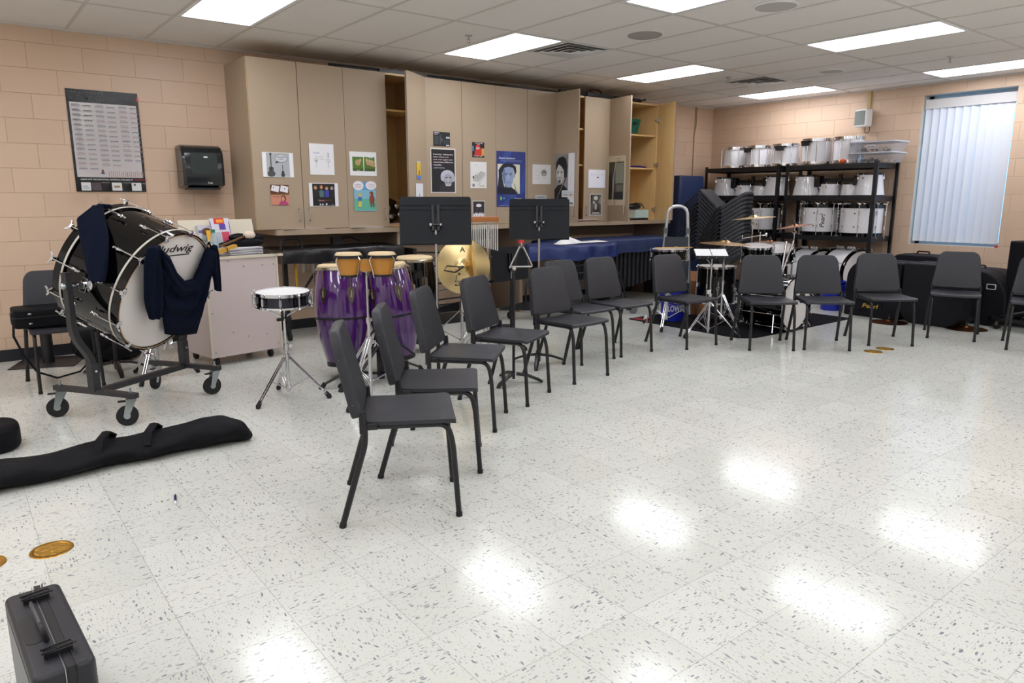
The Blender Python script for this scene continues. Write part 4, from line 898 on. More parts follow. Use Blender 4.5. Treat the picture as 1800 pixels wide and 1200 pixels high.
# ---- music stands
def music_stand(lb, loc, rz, zd, tilt, w_=.49, h_=.325, pole_z=None, rot_base=.3):
    t = thing('music_stand', lb, 'music stand', (loc[0], loc[1], 0), rz, 'black band music stands')
    for k in range(3):
        a = rot_base+k*2*PI/3; d = V((math.cos(a), math.sin(a), 0))
        q = M(); q.tube([d*.02+V((0, 0, .085)), d*.12+V((0, 0, .065)), d*.22+V((0, 0, .028)), d*.25+V((0, 0, .008))], [.016, .015, .013, .010], M_BLACK, 8, sq=(1.5, .8)); q.build('leg', t)
    upright(t, (0, 0), [(.03, .62, .0135)], M_BLACK, 'pole'); M().cyl((0, 0, .60), (0, 0, zd-.04), .009, M_STEEL, 12).cyl((0, 0, zd-.05), (0, 0, zd+.03), .011, M_BLACK, 12).cyl((0, 0, .03), (0, 0, .12), .021, M_BLACK, 12).build('inner_tube', t)
    # desk: local +y is the reading side, its back faces -y
    T = TR((0, .012, zd)) @ RX(tilt)
    q = M(T); q.prism(rrect(-w_/2, w_/2, -h_*.45, h_*.55, .02, 4, rs=(.018, .018, .004, .004)), -.003, 0, M_MSTD, RX(PI/2))
    q.box(-w_/2, w_/2, 0.003, .062, -h_*.45, -h_*.45+.003, M_MSTD); q.box(-w_/2, w_/2, .060, .062, -h_*.45, -h_*.45+.018, M_MSTD)
    q.box(-w_/2, w_/2, -.004, -.001, h_*.55-.062, h_*.55-.056, M_MSTD); q.box(-w_/2, w_/2, -.004, -.001, h_*.55-.092, h_*.55-.086, M_MSTD)
    o = q.build('desk', t)
    q = M(T)
    for s in (-1, 1): q.box(s*.018-.009, s*.018+.009, -.020, .0, -.06, h_*.36, M_BLACK)
    q.build('back_bracket', t, bevel=.002)
    M(T).ball((-.035, -.02, -.02), .014, M_STEEL, 10, .8, 1, 1).ball((.035, -.02, -.02), .012, M_STEEL, 10, .8, 1, 1).cyl((-.03, -.02, -.02), (.03, -.02, -.02), .008, M_BLACK).build('tilt_knob', t)
    return t
M_MSTD = mat('textured_black_enamel', '#12151a', .55, spec=.25, bump=.2, bscale=500)
music_stand('near left black music stand, its desk before the black quotation poster', (-7.229, -3.173), math.radians(-32), 1.215, math.radians(-14), rot_base=-.55)
music_stand('near right black music stand, its desk before the blue portrait poster', (-6.068, -2.897), math.radians(-40), 1.2, math.radians(-14), rot_base=.45)
music_stand('low tilted black music stand behind the triangle', (-5.64, -1.98), math.radians(8), .745, math.radians(-6), rot_base=.1)

# ---- triangle on its stand
t = thing('triangle_stand', 'black boom-less stand with spider foot holding the triangle', 'stand', (-6.608, -3.249, 0))
for k in range(3):
    a = -.7+k*2*PI/3; d = V((math.cos(a), math.sin(a), 0))
    M().tube([d*.02+V((0, 0, .07)), d*.10+V((0, 0, .06)), d*.19+V((0, 0, .025)), d*.22+V((0, 0, .008))], [.017, .016, .014, .010], M_BLACK, 8, sq=(1.4, .8)).build('leg', t)
upright(t, (0, 0), [(.03, .84, .011)], M_BLACK, 'pole')
M().ball((0, -.005, .865), .017, M_STEEL, 12).build('ball_joint', t)
M().tube([(0, 0, .86), (.03, -.02, 1.0), (.045, -.03, 1.05)], .005, M_BLACK, 6).box(.03, .07, -.035, -.015, 1.055, 1.075, M_RED).build('clamp_arm', t)
t = thing('triangle', 'steel triangle hanging from a clamp with red tip', 'triangle', (-6.565, -3.285, 1.03), math.radians(-37))
q = M(); q.tube(fillet([(-.012, 0, 0), (-.083, 0, -.148), (.083, 0, -.148), (.012, 0, 0)], .014, 5), .0062, M_STEEL, 10); q.build('bent_bar', t)
M().tube([(0, 0, .03), (-.004, 0, -.01), (.004, 0, -.01), (0, 0, .03)], .001, M_WHITE, 4).build('cord', t)

# ---------------------------------------------------------------- concert bass drum on its rolling stand
tr_ = V((.78195518, .62333465, 0)); ax_ = V((.57581432, -.72234231, -.38296143)); up_ = V((.23871313, -.29945867, .92376433)); BC = V((-8.924, -2.164, .865))
RB = Matrix((tr_, up_, ax_)).transposed().to_4x4()
BR, BL = .417, .485
t = thing('concert_bass_drum', 'big tilted black bass drum with white head on a wheeled frame', 'bass drum', BC, 0, None, rot=RB)
hw = .064
M().lathe([(BR-.012, -BL/2+hw), (BR-.012, BL/2-hw)], M_GLOSSB, 72).build('shell', t)
for s in (-1, 1):
    z0, z1 = sorted((s*(BL/2-hw-.004), s*BL/2)); q = M(); q.lathe([(BR-.016, z0), (BR, z0), (BR, z1), (BR-.016, z1)], M_GLOSSB, 72, closed=True)
    q.build('counterhoop', t)
    M().lathe([(BR+.0005, s*(BL/2-hw)), (BR+.002, s*(BL/2-hw)), (BR+.002, s*(BL/2-hw+.013)), (BR+.0005, s*(BL/2-hw+.013))], mat('silver_inlay', '#cfc9c0', .3), 72, closed=True).build('hoop_inlay', t)
    M().lathe([(BR-.016, s*BL/2), (BR-.010, s*BL/2), (BR-.010, s*(BL/2+.0015)), (BR-.016, s*(BL/2+.0015))], mat('wood_edge', '#b08a5c', .5), 72, closed=True).build('hoop_edge', t)
    q = M(); q.lathe([(0, s*(BL/2-.008)), (BR-.020, s*(BL/2-.008)), (BR-.016, s*(BL/2-.02))] if s > 0 else [(BR-.016, s*(BL/2-.02)), (BR-.020, s*(BL/2-.008)), (0, s*(BL/2-.008))], M_HEAD, 72); ho = q.build('batter_head' if s > 0 else 'resonant_head', t)
    if s > 0: head_o = ho
q = M(TR((0, 0, BL/2-.0065)) @ RX(-PI/2)); ink = cm('#15131c', .4)
q.text('ludwig', ink, -.175, .135, .270, .335, 0, shear=.35); q.box(-.13, .125, -.0003, 0, .258, .266, ink)
q.v = [V((p_.x, p_.y, p_.z)) for p_ in q.v]; q.build('logo_lettering', head_o)
for k in range(12):
    a = PI/12+.12+k*PI/6
    for z0, z1, s in ((-BL/2-.012, -.07, -1), (.07, BL/2+.012, 1)):
        q = M(RZ(a) @ TR((BR-.012, 0, 0)))
        q.cyl((.030, 0, z0), (.030, 0, z1), .0042, M_CHR, 6)
        ze = z0 if s < 0 else z1; q.box(-.006, .036, -.012, .012, ze-.008, ze+.006, M_CHR)
        q.tube([(.030, -.034, ze+s*.022), (.030, -.02, ze+s*.010), (.030, 0, ze+s*.008), (.030, .02, ze+s*.010), (.030, .034, ze+s*.022)], .0055, M_CHR, 6)
        q.lathe([(0, -.036), (.010, -.03), (.008, -.008), (.013, 0), (.008, .012), (.010, .024), (0, .03)], M_CHR, 8, TR((.024, 0, s*.085)))
        q.build('tension_rod', t)
for s in (-1, 1):
    q = M(); q.lathe([(0, 0), (.042, 0), (.042, .012), (.022, .016), (.022, .05), (0, .05)], M_CHR, 20, TR((s*(BR-.012), 0, 0)) @ RY(s*PI/2)); q.box(s*(BR+.01)-.012, s*(BR+.01)+.012, -.045, .045, -.02, .02, M_CHR); q.build('trunnion', t, bevel=.002)

t = thing('bass_drum_stand', 'black H-shaped rolling stand with four casters under the big bass drum', 'drum stand', (-8.947, -2.16, 0), math.atan2(.425, .634))
U = .3815   # half distance between the two cross feet; local x runs along the axle
M_STD = mat('grey_black_enamel', '#2c2b2d', .42)
sq = .021
M().box(-U, U, -.019, .019, .165, .203, M_STD).build('centre_rail', t, bevel=.003)
for s, ln in ((-1, .33), (1, .31)):
    q = M(); q.box(s*U-.02, s*U+.02, -ln, ln, .172, .205, M_STD); q.build('cross_foot', t, bevel=.003)
    q = M(); q.tube(fillet([(s*U, 0, .19), (s*U, 0, .40), (s*(U+.105), 0, .56), (s*(U+.105), 0, .945)], .07, 6), .027, M_STD, 4, sq=(1, 1)); uo = q.build('upright', t, ang=60)
    M().box(s*U-.026, s*U+.026, -.026, .026, .19, .37, M_STD).build('sleeve', uo, bevel=.002)
    M().ball((s*(U+.13), 0, .865), .02, M_ZINC, 12).cyl((s*(U+.08), 0, .865), (s*(U+.02), 0, .865), .014, M_CHR, 12).build('axle_bolt', uo)
    M().ball((s*U, -.03, .32), .009, M_ZINC, 8).build('bolt', uo)
    for e in (-1, 1):
        y = e*(ln-.045)
        sw = -.9 if s < 0 else .35*e; T = TR((s*U, y, 0)) @ RZ(sw)
        q = M(T); q.box(-.03, .03, -.022, .022, .160, .168, M_ZINC)
        for d in (-1, 1): q.prism([(-.028, .0), (.028, .0), (-.02, -.105), (-.048, -.095)], d*.019-.0015, d*.019+.0015, M_ZINC, TR((0, 0, .160)) @ RX(PI/2))
        q.cyl((0, 0, .2), (0, 0, .235), .006, M_ZINC, 8); q.cyl((0, 0, .205), (0, 0, .213), .012, M_ZINC, 6); q.box(.0-.075, -.03, -.012, .012, .150, .158, M_BLACK)
        fo = q.build('caster_fork', t)
        M(T).cyl((-.03, -.0145, .062), (-.03, .0145, .062), .062, M_RUB, 28).cyl((-.03, -.0165, .062), (-.03, .0165, .062), .02, M_ZINC, 12).build('wheel', fo)

# ---- garments draped on the bass drum
def cloth_piece(q, secs, th, m, T, fold=.006, nf=5, seed=0, nu=14):
    """loft a soft flattened tube through left/right point pairs"""
    S2 = []
    for i in range(len(secs)-1):
        for k in range(3):
            u = k/3; S2.append([secs[i][j].lerp(secs[i+1][j], u) for j in (0, 1)])
    S2.append([secs[-1][0].copy(), secs[-1][1].copy()])
    rows = []; n = len(S2)
    for i, (a, b) in enumerate(S2):
        d = b-a; ax0 = S2[max(i-1, 0)]; ax1 = S2[min(i+1, n-1)]; run = ((ax1[0]+ax1[1])-(ax0[0]+ax0[1]))
        nrm = d.cross(run); nrm = nrm.normalized() if nrm.length > 1e-9 else V((0, 0, 1))
        if nrm.z < 0 and T is not None: nrm = -nrm
        ring = []
        for side in (0, 1):
            for k in range(nu+1):
                if side and k in (0, nu): continue
                u = k/nu if side == 0 else 1-k/nu
                hgt = math.sqrt(max(0, 1-(2*u-1)**2))*th*.5+.002
                w_ = fold*(math.sin(u*nf*PI*2+seed+i*.35)+.5*math.sin(u*nf*3.3+i*.6+seed*2)) * (1 if side == 0 else 0)*math.sin(PI*u)
                ring.append(a+d*u+nrm*((hgt+w_) if side == 0 else -hgt*.4))
        rows.append(ring)
    L = len(rows[0]); vs = [p_ for r_ in rows for p_ in r_]
    fs = [(i*L+k, i*L+(k+1) % L, (i+1)*L+(k+1) % L, (i+1)*L+k) for i in range(n-1) for k in range(L)]
    fs += [tuple(range(L-1, -1, -1)), tuple((n-1)*L+k for k in range(L))]
    q.add(vs, fs, m)
def P2(pairs, z=0.0, zf=None): return [[V((p_[0], -p_[1], z if zf is None else zf(p_[0], -p_[1]))) for p_ in pr] for pr in pairs]
HZ = BL/2+.030
sl = [[(-0.352, -0.36), (-0.250, -0.37)], [(-0.355, -0.266), (-0.212, -0.269)], [(-0.315, -0.142), (-0.158, -0.155)], [(-0.271, -0.013), (-0.111, -0.046)], [(-0.234, 0.055), (-0.075, 0.048)], [(-0.175, 0.143), (-0.055, 0.143)]]
body = [[(-0.276, -0.342), (-0.17, -0.121)], [(-0.218, -0.315), (-0.061, 0.083)], [(-0.155, -0.279), (0.04, 0.30)], [(-0.034, -0.173), (0.135, 0.329)], [(0.086, -0.086), (0.235, 0.35)], [(0.176, -0.092), (0.325, 0.362)], [(0.2, -0.182), (0.40, 0.37)], [(0.219, -0.313), (0.400, 0.23)], [(0.289, -0.292), (0.358, -0.115)]]
sr = [[(0.273, -0.331), (0.351, -0.321)], [(0.322, -0.247), (0.401, -0.249)], [(0.385, -0.111), (0.483, -0.1)], [(0.454, -0.014), (0.53, -0.014)], [(0.482, 0.039), (0.557, 0.049)]]
q = M(); cloth_piece(q, P2(body, HZ), .035, M_NAVYF, 1, .020, 3, 1); cloth_piece(q, P2(sl, HZ+.014), .05, M_NAVYF, 1, .011, 2, 2); 
cloth_piece(q, P2([[(-.276, -.37), (-.235, -.30)], [(-.14, -.29), (-.15, -.18)], [(-.03, -.17), (-.05, -.06)], [(.086, -.09), (.07, .02)], [(.18, -.10), (.24, .0)], [(.20, -.18), (.30, -.10)], [(.22, -.33), (.32, -.28)]], HZ+.016), .05, M_NAVYF, 1, .008, 2, 4)
cloth_piece(q, P2(sr, HZ-.01), .045, M_NAVYF, 1, .005, 2, 3)
o = q.build('hooded_sweatshirt', ang=180); o.location = BC; o.rotation_euler = RB.to_euler(); tag(o, 'navy sweatshirt draped over the white head of the big bass drum', 'sweatshirt')
h2 = [[(-0.235, -0.374, -0.238), (-0.18, -0.404, -0.204)], [(-0.318, -0.307, -0.246), (-0.224, -0.381, -0.147)], [(-0.36, -0.256, -0.178), (-0.281, -0.341, -0.061)], [(-0.405, -0.178, -0.079), (-0.324, -0.301, 0.003)], [(-0.426, -0.119, -0.022), (-0.389, -0.21, 0.088)], [(-0.437, -0.064, 0.026), (-0.42, -0.138, 0.128)], [(-0.452, -0.054, 0.073), (-0.446, -0.09, 0.151)]]
q = M(); secs = [[V((a[0]*1.02, -a[1]*1.02, a[2])) for a in pr] for pr in h2]
secs = [[secs[0][0]*.98+V((.06, .0, -.0)), secs[0][1]*.99+V((.07, .0, .0))]]+secs
def wrap(q, secs, th, m):
    S2 = []
    for i in range(len(secs)-1):
        for k in range(4): S2.append([secs[i][j].lerp(secs[i+1][j], k/4) for j in (0, 1)])
    S2.append(secs[-1]); nu = 12; rows = []
    for i, (a, b) in enumerate(S2):
        ring = []
        for side in (0, 1):
            for k in range(nu+1):
                if side and k in (0, nu): continue
                u = k/nu if side == 0 else 1-k/nu; p_ = a.lerp(b, u); rad = V((p_.x, p_.y, 0)); r0 = rad.length; rad.normalize()
                e = math.sqrt(max(0, 1-(2*u-1)**2)); off = th*e+.006*math.sin(u*9+i*.25)*e if side == 0 else -.002
                base = max(r0, BR+.004) if i < 16 else r0
                ring.append(V((0, 0, p_.z))+rad*(base+off))
        rows.append(ring)
    L = len(rows[0]); n = len(rows); vs = [p_ for r_ in rows for p_ in r_]
    fs = [(i*L+k, i*L+(k+1) % L, (i+1)*L+(k+1) % L, (i+1)*L+k) for i in range(n-1) for k in range(L)]+[tuple(range(L-1, -1, -1)), tuple((n-1)*L+k for k in range(L))]
    q.add(vs, fs, m)
wrap(q, secs, .03, M_NAVYF)
o = q.build('sweatshirt', ang=180); o.location = BC; o.rotation_euler = RB.to_euler(); tag(o, 'dark navy garment hung over the upper left of the bass drum shell', 'sweatshirt')

# ---------------------------------------------------------------- pinkish cart with propped lid
M_PINKL = mat('pinkish_grey_laminate', '#cfc0bc', .45, var=.06, vscale=400); M_CREAM = mat('cream_edge', '#d5cbb6', .5); M_GREYL = mat('grey_board', '#b5afa8', .5)
t = thing('storage_cart', 'pinkish grey laminate cart on casters with a raised lid, left of the cabinets', 'cart', (-8.27, -1.33, 0), math.radians(9.8))
L, Dp = .64, .50
q = M(); q.box(0, L, 0, .02, .075, .885, M_PINKL); q.box(0, .02, .02, Dp, .075, .885, M_PINKL); q.box(L-.02, L, .02, Dp, .075, .885, M_PINKL); q.box(.02, L-.02, Dp-.02, Dp, .075, .885, M_PINKL); q.box(0.02, L-.02, .02, Dp-.02, .075, .095, M_PINKL); q.box(.02, L-.02, .02, Dp-.02, .80, .82, M_GREYL); q.build('body', t)
M().box(-.004, .012, -.004, .004, .075, .89, M_CREAM).box(L-.012, L+.004, -.004, .004, .075, .89, M_CREAM).box(L-.0, L+.004, 0, .02, .075, .89, M_CREAM).build('edge_trim', t)
M().box(-.012, L+.012, -.012, .03, .885, .905, M_CREAM).box(L-.02, L+.055, -.012, .02, .885, .905, M_CREAM).build('top_rim', t)
for x in (.035, .20, .33, .50, .605):
    for z in ((.82, .22) if x not in (.035, .605) else (.82, .45, .12)):
        M().ball((x, -.001, z+(.05 if x == .20 else 0)), .009, M_STEEL, 10, 1, .4, 1).build('screw', t)
for x in (.06, L-.09):
    for y in (.05, Dp-.06): M().cyl((x-.012, y, .035), (x+.012, y, .035), .035, M_RUB, 16).box(x-.016, x+.016, y-.015, y+.015, .04, .076, M_BLACK).build('caster', t)
M(TR((0, Dp-.06, .90)) @ RX(math.radians(-14))).box(.03, L+.06, -.008, .008, .0, .30, M_CREAM).build('lid', t)
T = TR((0, Dp-.06, .90)) @ RX(math.radians(-14))
M(T).box(.17, .34, -.055, -.012, .0, .245, cm('#c8c6cf')).box(.17, .34, -.0565, -.0555, .175, .2, cm('#5a5fa0')).prism([(.24+.045*math.cos(a/12*2*PI), .185+.035*math.sin(a/12*2*PI)) for a in range(12)], 0, .001, cm('#6b4436'), TR((0, -.0565, 0)) @ RX(PI/2)).box(.26, .33, -.0575, -.0565, .08, .15, cm('#c43a4a')).box(.19, .25, -.0575, -.0565, .05, .16, cm('#9aa3a8')).build('folder_stack', t)
tf = thing('magazine', 'magazine with red and yellow heading standing against the raised lid', 'magazine', (-8.005, -.895, .90), math.radians(9.8))
M(RX(math.radians(-14))).box(-.085, .085, -.07, -.058, .0, .30, cm('#d3d0da')).box(-.05, .04, -.072, -.07, .25, .30, cm('#d8323a')).box(-.03, .03, -.073, -.072, .262, .288, cm('#e8a020')).box(-.085, -.08, -.072, -.07, 0, .27, cm('#474f9c')).box(.08, .085, -.072, -.07, 0, .27, cm('#5a3f9c')).box(-.01, .045, -.073, -.0715, .20, .25, cm('#5a3b9a')).box(.0, .07, -.073, -.0715, .08, .18, cm('#c8405a')).box(-.07, -.01, -.073, -.0715, .06, .18, cm('#aab4ba')).build('cover', tf)
M(RX(math.radians(-14))).box(-.125, -.09, -.06, -.05, 0, .2, cm('#e0a92c')).build('yellow_booklet', tf)
ct = t
def on_cart(x, y): return (-8.27+x*math.cos(.171)-y*math.sin(.171), -1.33+x*math.sin(.171)+y*math.cos(.171))
t = thing('paper_stack', 'pile of white papers on top of the cart', 'paper stack', on_cart(.40, .16)+(.906,), .17)
for k in range(9): M().box(-.16, .15, -.10, .10, k*.007, k*.007+.005, cm('#d9d7dc' if k % 3 else '#a9a8b2'), RZ(.1*math.sin(k*2.2))).build('sheet', t)
t = thing('black_bag', 'crumpled black fabric pouch lying on the papers on the cart', 'pouch', on_cart(.47, .22)+(.972,), .1)
q = M(); q.ball((.0, 0, .03), .17, M_BLKF, 20, 1, .5, .28); q.ball((.08, .03, .07), .11, M_BLKF, 14, 1, .6, .34); q.ball((-.05, .0, .075), .07, M_BLKF, 12, 1.3, .7, .5); q.ball((-.12, 0, .02), .08, M_BLKF, 12, 1.4, .6, .3); q.build('pouch', t)
t = thing('drum_mallet', 'wooden mallet with fluffy white head lying across the cart', 'mallet', on_cart(.20, .10)+(.975,), .45)
M().tube([(-.06, 0, .0), (.27, 0, .085)], .010, mat('dark_wood', '#5a3a20', .5), 8).build('handle', t); M().ball((.31, 0, .09), .045, mat('fleece', '#d9c7b5', .95), 16, 1.3, 1, .8).build('head', t)
t = thing('slapstick', 'yellow wooden slapstick lying on papers at the left of the cart', 'slapstick', on_cart(.22, .07)+(.945,), .42)
M(RY(math.radians(-12))).box(-.11, .11, -.022, .022, 0, .03, mat('yellow_pine', '#c79a3e', .5)).build('board', t); M(RY(math.radians(-12))).box(-.005, .005, -.023, .023, -.001, .032, M_BLACK).build('hinge', t)
t = thing('water_bottle', 'clear plastic water bottle with green cap on the cart behind the drum', 'bottle', on_cart(.13, .08)+(.905,))
M().lathe([(0, 0), (.03, 0), (.032, .01), (.032, .13), (.028, .155), (.014, .185), (.012, .2)], mat('bottle_plastic', '#b9c6c9', .08, alpha=.5), 20).build('body', t); M().lathe([(.0325, .05), (.0325, .11)], mat('bottle_label', '#9ec7cf', .4), 20).build('label', t); M().lathe([(.015, .198), (.015, .222), (0, .223)], mat('green_cap', '#0f7a58', .4), 16).build('cap', t)
o = M().box(-.1, .1, -.06, .06, 0, .02, mat('green_folder', '#1c8a6a', .5)).build('green_folder'); o.location = on_cart(.02, .22)+(.93,); o.rotation_euler = (0, .1, .3); tag(o, 'green folder at the left end of the cart top', 'folder')

# ---------------------------------------------------------------- left corner: case on chair, plate stand, bags, throne
t = thing('instrument_case', 'black fabric instrument case lying on the left chair', 'instrument case', (-9.33, -1.12, .458), 0)
M().rbox(-.25, .30, -.16, .14, 0, .135, M_BLKF, .04).build('body', t, bevel=.015, seg=3)
M().rbox(-.255, .305, -.165, .145, .075, .082, M_BLACK, .04).build('zip', t)
for x in (-.15, .1):
    for z in (.105, .035): M().ball((x, -.163, z), .012, M_ZINC, 8, 1, .4, .6).build('rivet', t)
M().box(-.262, -.25, -.1, -.04, .03, .11, M_BLACK).box(-.266, -.258, -.085, -.055, .04, .1, M_STEEL).build('latch', t)
M().tube([(-.25, -.1, .03), (-.26, -.13, -.05), (-.22, -.16, -.18), (-.15, -.17, -.32), (-.03, -.16, -.385), (.12, -.15, -.36), (.25, -.12, -.24), (.32, -.1, -.1)], .007, M_BLKF, 6, sq=(1.3, .4)).build('shoulder_strap', t)
t = thing('plate_stand', 'black column on a thin square steel plate, behind the left chair', 'stand', (-9.32, -.27, 0), math.radians(-20))
M().box(-.24, .24, -.22, .22, 0, .008, mat('dark_plate', '#2a272a', .4)).build('base_plate', t); M().cyl((0, 0, .008), (0, 0, .42), .045, M_BLACK, 24).build('column', t)
t = thing('gig_bag', 'black padded bag slumped on the floor behind the bass drum', 'bag', (-8.93, -.50, 0), .15)
q = M(); q.ball((0, 0, .17), .25, M_BLKF, 24, 1, .6, .68); q.ball((.12, -.05, .10), .2, M_BLKF, 20, 1.1, .7, .5); q.build('body', t)
M().box(-.12, -.09, -.16, -.13, .235, .25, cm('#b5502c')).build('orange_tab', t); M().tube([(-.2, -.1, .25), (-.25, -.12, .12), (-.15, -.14, .05)], .012, M_BLKF, 6).build('strap', t)
t = thing('music_stand', 'foot and pole of a black stand behind the bass drum', 'music stand', (-8.93, -1.02, 0), 0)
for k in range(3):
    a = 2.6+k*2*PI/3; d = V((math.cos(a), math.sin(a), 0)); M().tube([d*.02+V((0, 0, .085)), d*.12+V((0, 0, .065)), d*.22+V((0, 0, .028)), d*.25+V((0, 0, .008))], [.016, .015, .013, .010], M_BLACK, 8, sq=(1.5, .8)).build('leg', t)
M().cyl((0, 0, .03), (0, 0, .62), .0135, M_BLACK, 12).build('pole', t)
t = thing('drum_throne', 'chrome legged drum stool half hidden behind the big bass drum', 'stool', (-8.70, -1.40, 0))
tripod(t, (0, 0), .36, .27, M_CHR, a0=-2.2, tube_r=.016, r=.009); upright(t, (0, 0), [(.08, .42, .016), (.4, .5, .012)], M_CHR); M().lathe([(0, .49), (.15, .49), (.17, .51), (.17, .55), (.15, .575), (0, .58)], M_BLACK, 28).build('seat', t)
M().tube([(.06, -.06, .5), (.05, -.08, .36), (.08, -.05, .3), (.05, -.02, .22)], .006, M_CHR, 6).build('spare_rod', t)

# ---------------------------------------------------------------- things on the floor at left
q = M(); N = 34; secs = []
cl_ = [(-10.35, -3.30, .14, .13), (-10.1, -3.29, .145, .13), (-9.83, -3.285, .145, .125), (-9.6, -3.30, .125, .115), (-9.35, -3.255, .135, .125), (-9.2, -3.26, .135, .12), (-9.05, -3.26, .13, .125), (-8.87, -3.27, .12, .155), (-8.74, -3.285, .12, .15), (-8.655, -3.30, .10, .11), (-8.625, -3.305, .06, .06)]
rows = []
for i in range(N+1):
    u = i/N*(len(cl_)-1); k = min(int(u), len(cl_)-2); f_ = u-k; a, b = cl_[k], cl_[k+1]; s_ = [a[j]*(1-f_)+b[j]*f_ for j in range(4)]
    ring = []
    for j in range(22):
        th = 2*PI*j/22; w_ = 1+.07*math.sin(3*th+i*.9)+.04*math.sin(5*th-i*1.3); y = math.cos(th)*s_[2]*w_; z = s_[3]*.50+math.sin(th)*s_[3]*w_*.50
        if z < .002: z = .002; y *= 1.06
        ring.append((s_[0], s_[1]+y, max(.001, z)))
    rows.append(ring)
vs = [p_ for r_ in rows for p_ in r_]; fs = [(i*22+k, i*22+(k+1) % 22, (i+1)*22+(k+1) % 22, (i+1)*22+k) for i in range(N) for k in range(22)]+[tuple(range(22)), tuple(N*22+k for k in range(21, -1, -1))]
t = thing('long_duffel', 'long black fabric bag lying on the floor at left', 'bag', (0, 0, 0))
M().add(vs, fs, M_BLKF).build('body', t, ang=180, sub=1)
for x in (-9.36, -9.13): M().tube([(x-.05, -3.37, .09), (x-.03, -3.33, .15), (x+.02, -3.24, .165), (x+.06, -3.15, .12), (x+.04, -3.17, .10)], .016, M_BLKF, 6, sq=(1.5, .5)).build('handle', t)
t = thing('round_case', 'black rounded case at the far left edge, only its end in view', 'case', (-9.855, -2.62, 0))
M().rbox(-.25, .17, -.15, .15, 0, .15, M_BLKF, .12, n=8).build('body', t, bevel=.04, seg=4)
def inlay(x, y, r_, lb, g, fancy=False):
    t = thing('floor_disc', lb, 'floor plate', (x, y, 0), 0, g)
    M().lathe([(r_, 0), (r_-.002, .003), (r_*.80, .003), (r_*.78, .0022)], mat('polished_brass', '#c4963a', .28, metal=1), 48).build('rim', t)
    M().lathe([(r_*.78, .0022), (0, .0022)], mat('patterned_brass', '#b88c36', .4, metal=.7, var=.5, vscale=38, bump=.8, bscale=45), 40).build('centre', t)
inlay(-9.702, -4.197, .077, 'brass disc with worn pattern on the floor, above the hard black case', 'brass floor discs at left')
inlay(-9.925, -4.18, .077, 'brass disc cut by the left edge of the picture', 'brass floor discs at left')
inlay(-3.318, -4.394, .078, 'nearer of two small brass discs below the chairs', 'brass floor discs at right')
inlay(-3.104, -4.40, .078, 'farther of two small brass discs below the chairs', 'brass floor discs at right')
t = thing('pen', 'dark blue pen lying on the floor tiles', 'pen', (-9.19, -3.985, .006), math.atan2(-.124, -.029))
M().cyl((-.045, 0, 0), (.035, 0, 0), .0055, mat('blue_pen', '#1c1c58', .3), 10).build('barrel', t); M().cyl((.035, 0, 0), (.06, 0, 0), .0055, M_WHITE, 10, .002).build('tip', t)
# hard case in the lower left corner
t = thing('hard_case', 'hard black instrument case standing on edge in the lower left corner', 'instrument case', (-9.80, -5.365, 0), math.radians(3.3))
M_HARD = mat('moulded_black_shell', '#1b1b23', .38, bump=.15, bscale=600)
q = M(); q.prism(rrect(-.066, .066, -.235, .235, .02, 4), .0, .30, M_HARD); q.build('shell', t, bevel=.014, seg=4)
M().box(-.0675, -.0665, -.2, .2, .02, .27, mat('grey_side_reflection', '#4c4c50', .35)).build('side_reflection', t)  # reflection on the left face, painted as a paler grey sheet
M().box(.005, .02, -.237, .237, .002, .303, M_BLACK).box(-.0005, .001, -.238, .238, .002, .303, M_ZINC).box(.023, .026, -.238, .238, .002, .303, M_HARD).build('seam_valance', t)
M().tube(fillet([(-.012, -.07, .3), (-.018, -.065, .335), (-.02, .065, .335), (-.012, .07, .3)], .03), .011, M_BLACK, 8, sq=(1.5, .6)).build('handle', t)
M().prism(rrect(-.055, -.014, -.075, .075, .02), .2995, .301, M_BLACK).build('handle_recess', t)
for y in (-.15, .16): M().box(-.03, .03, y-.012, y+.012, .302, .312, M_BLACK).tube([(-.035, y-.01, .315), (.03, y-.01, .318), (.038, y, .312), (.03, y+.01, .318), (-.035, y+.01, .315)], .003, M_BLACK, 6).build('latch', t)

# ---------------------------------------------------------------- covered keyboards under the counter
def cover(q, poly, z, skirt, m, amp=.012, seed=0, dome=.012):
    c = V((sum(p_[0] for p_ in poly)/len(poly), sum(p_[1] for p_ in poly)/len(poly))); pts = []
    for a, b in zip(poly, poly[1:]+poly[:1]):
        a = V(a); b = V(b); n = max(3, int((b-a).length/.05))
        for k in range(n): pts.append(a.lerp(b, k/n))
    n = len(pts); rows = []
    prof = [(.15, dome, 0), (.6, dome*.8, 0), (.93, .004, 0), (.985, -.003, 0), (1.0, -.018, .3), (1.003, -skirt*.5, .8), (1.0, -skirt, 1.0)]
    rr = random.Random(seed); ph = [rr.uniform(0, 6) for _ in range(4)]
    for f_, dz, wv in prof:
        r_ = []
        for k, p_ in enumerate(pts):
            s_ = k*.05; d = (p_-c); o_ = d.normalized()
            wob = amp*wv*(math.sin(s_*22+ph[0])+.6*math.sin(s_*41+ph[1])); zz = z+dz+(.5*amp*math.sin(s_*13+ph[2])*(wv > .9))+(.004*math.sin(s_*9+ph[3]+f_*8) if f_ < .95 else 0)
            r_.append((c.x+d.x*f_+o_.x*wob, c.y+d.y*f_+o_.y*wob, zz))
        rows.append(r_)
    vs = [p_ for r_ in rows for p_ in r_]; fs = [(i*n+k, i*n+(k+1) % n, (i+1)*n+(k+1) % n, (i+1)*n+k) for i in range(len(rows)-1) for k in range(n)]+[tuple(range(n-1, -1, -1))]
    return q.add(vs, fs, m)
t = thing('covered_marimba', 'keyboard percussion under a bright blue nylon cover, papers on top', 'marimba', (0, 0, 0))
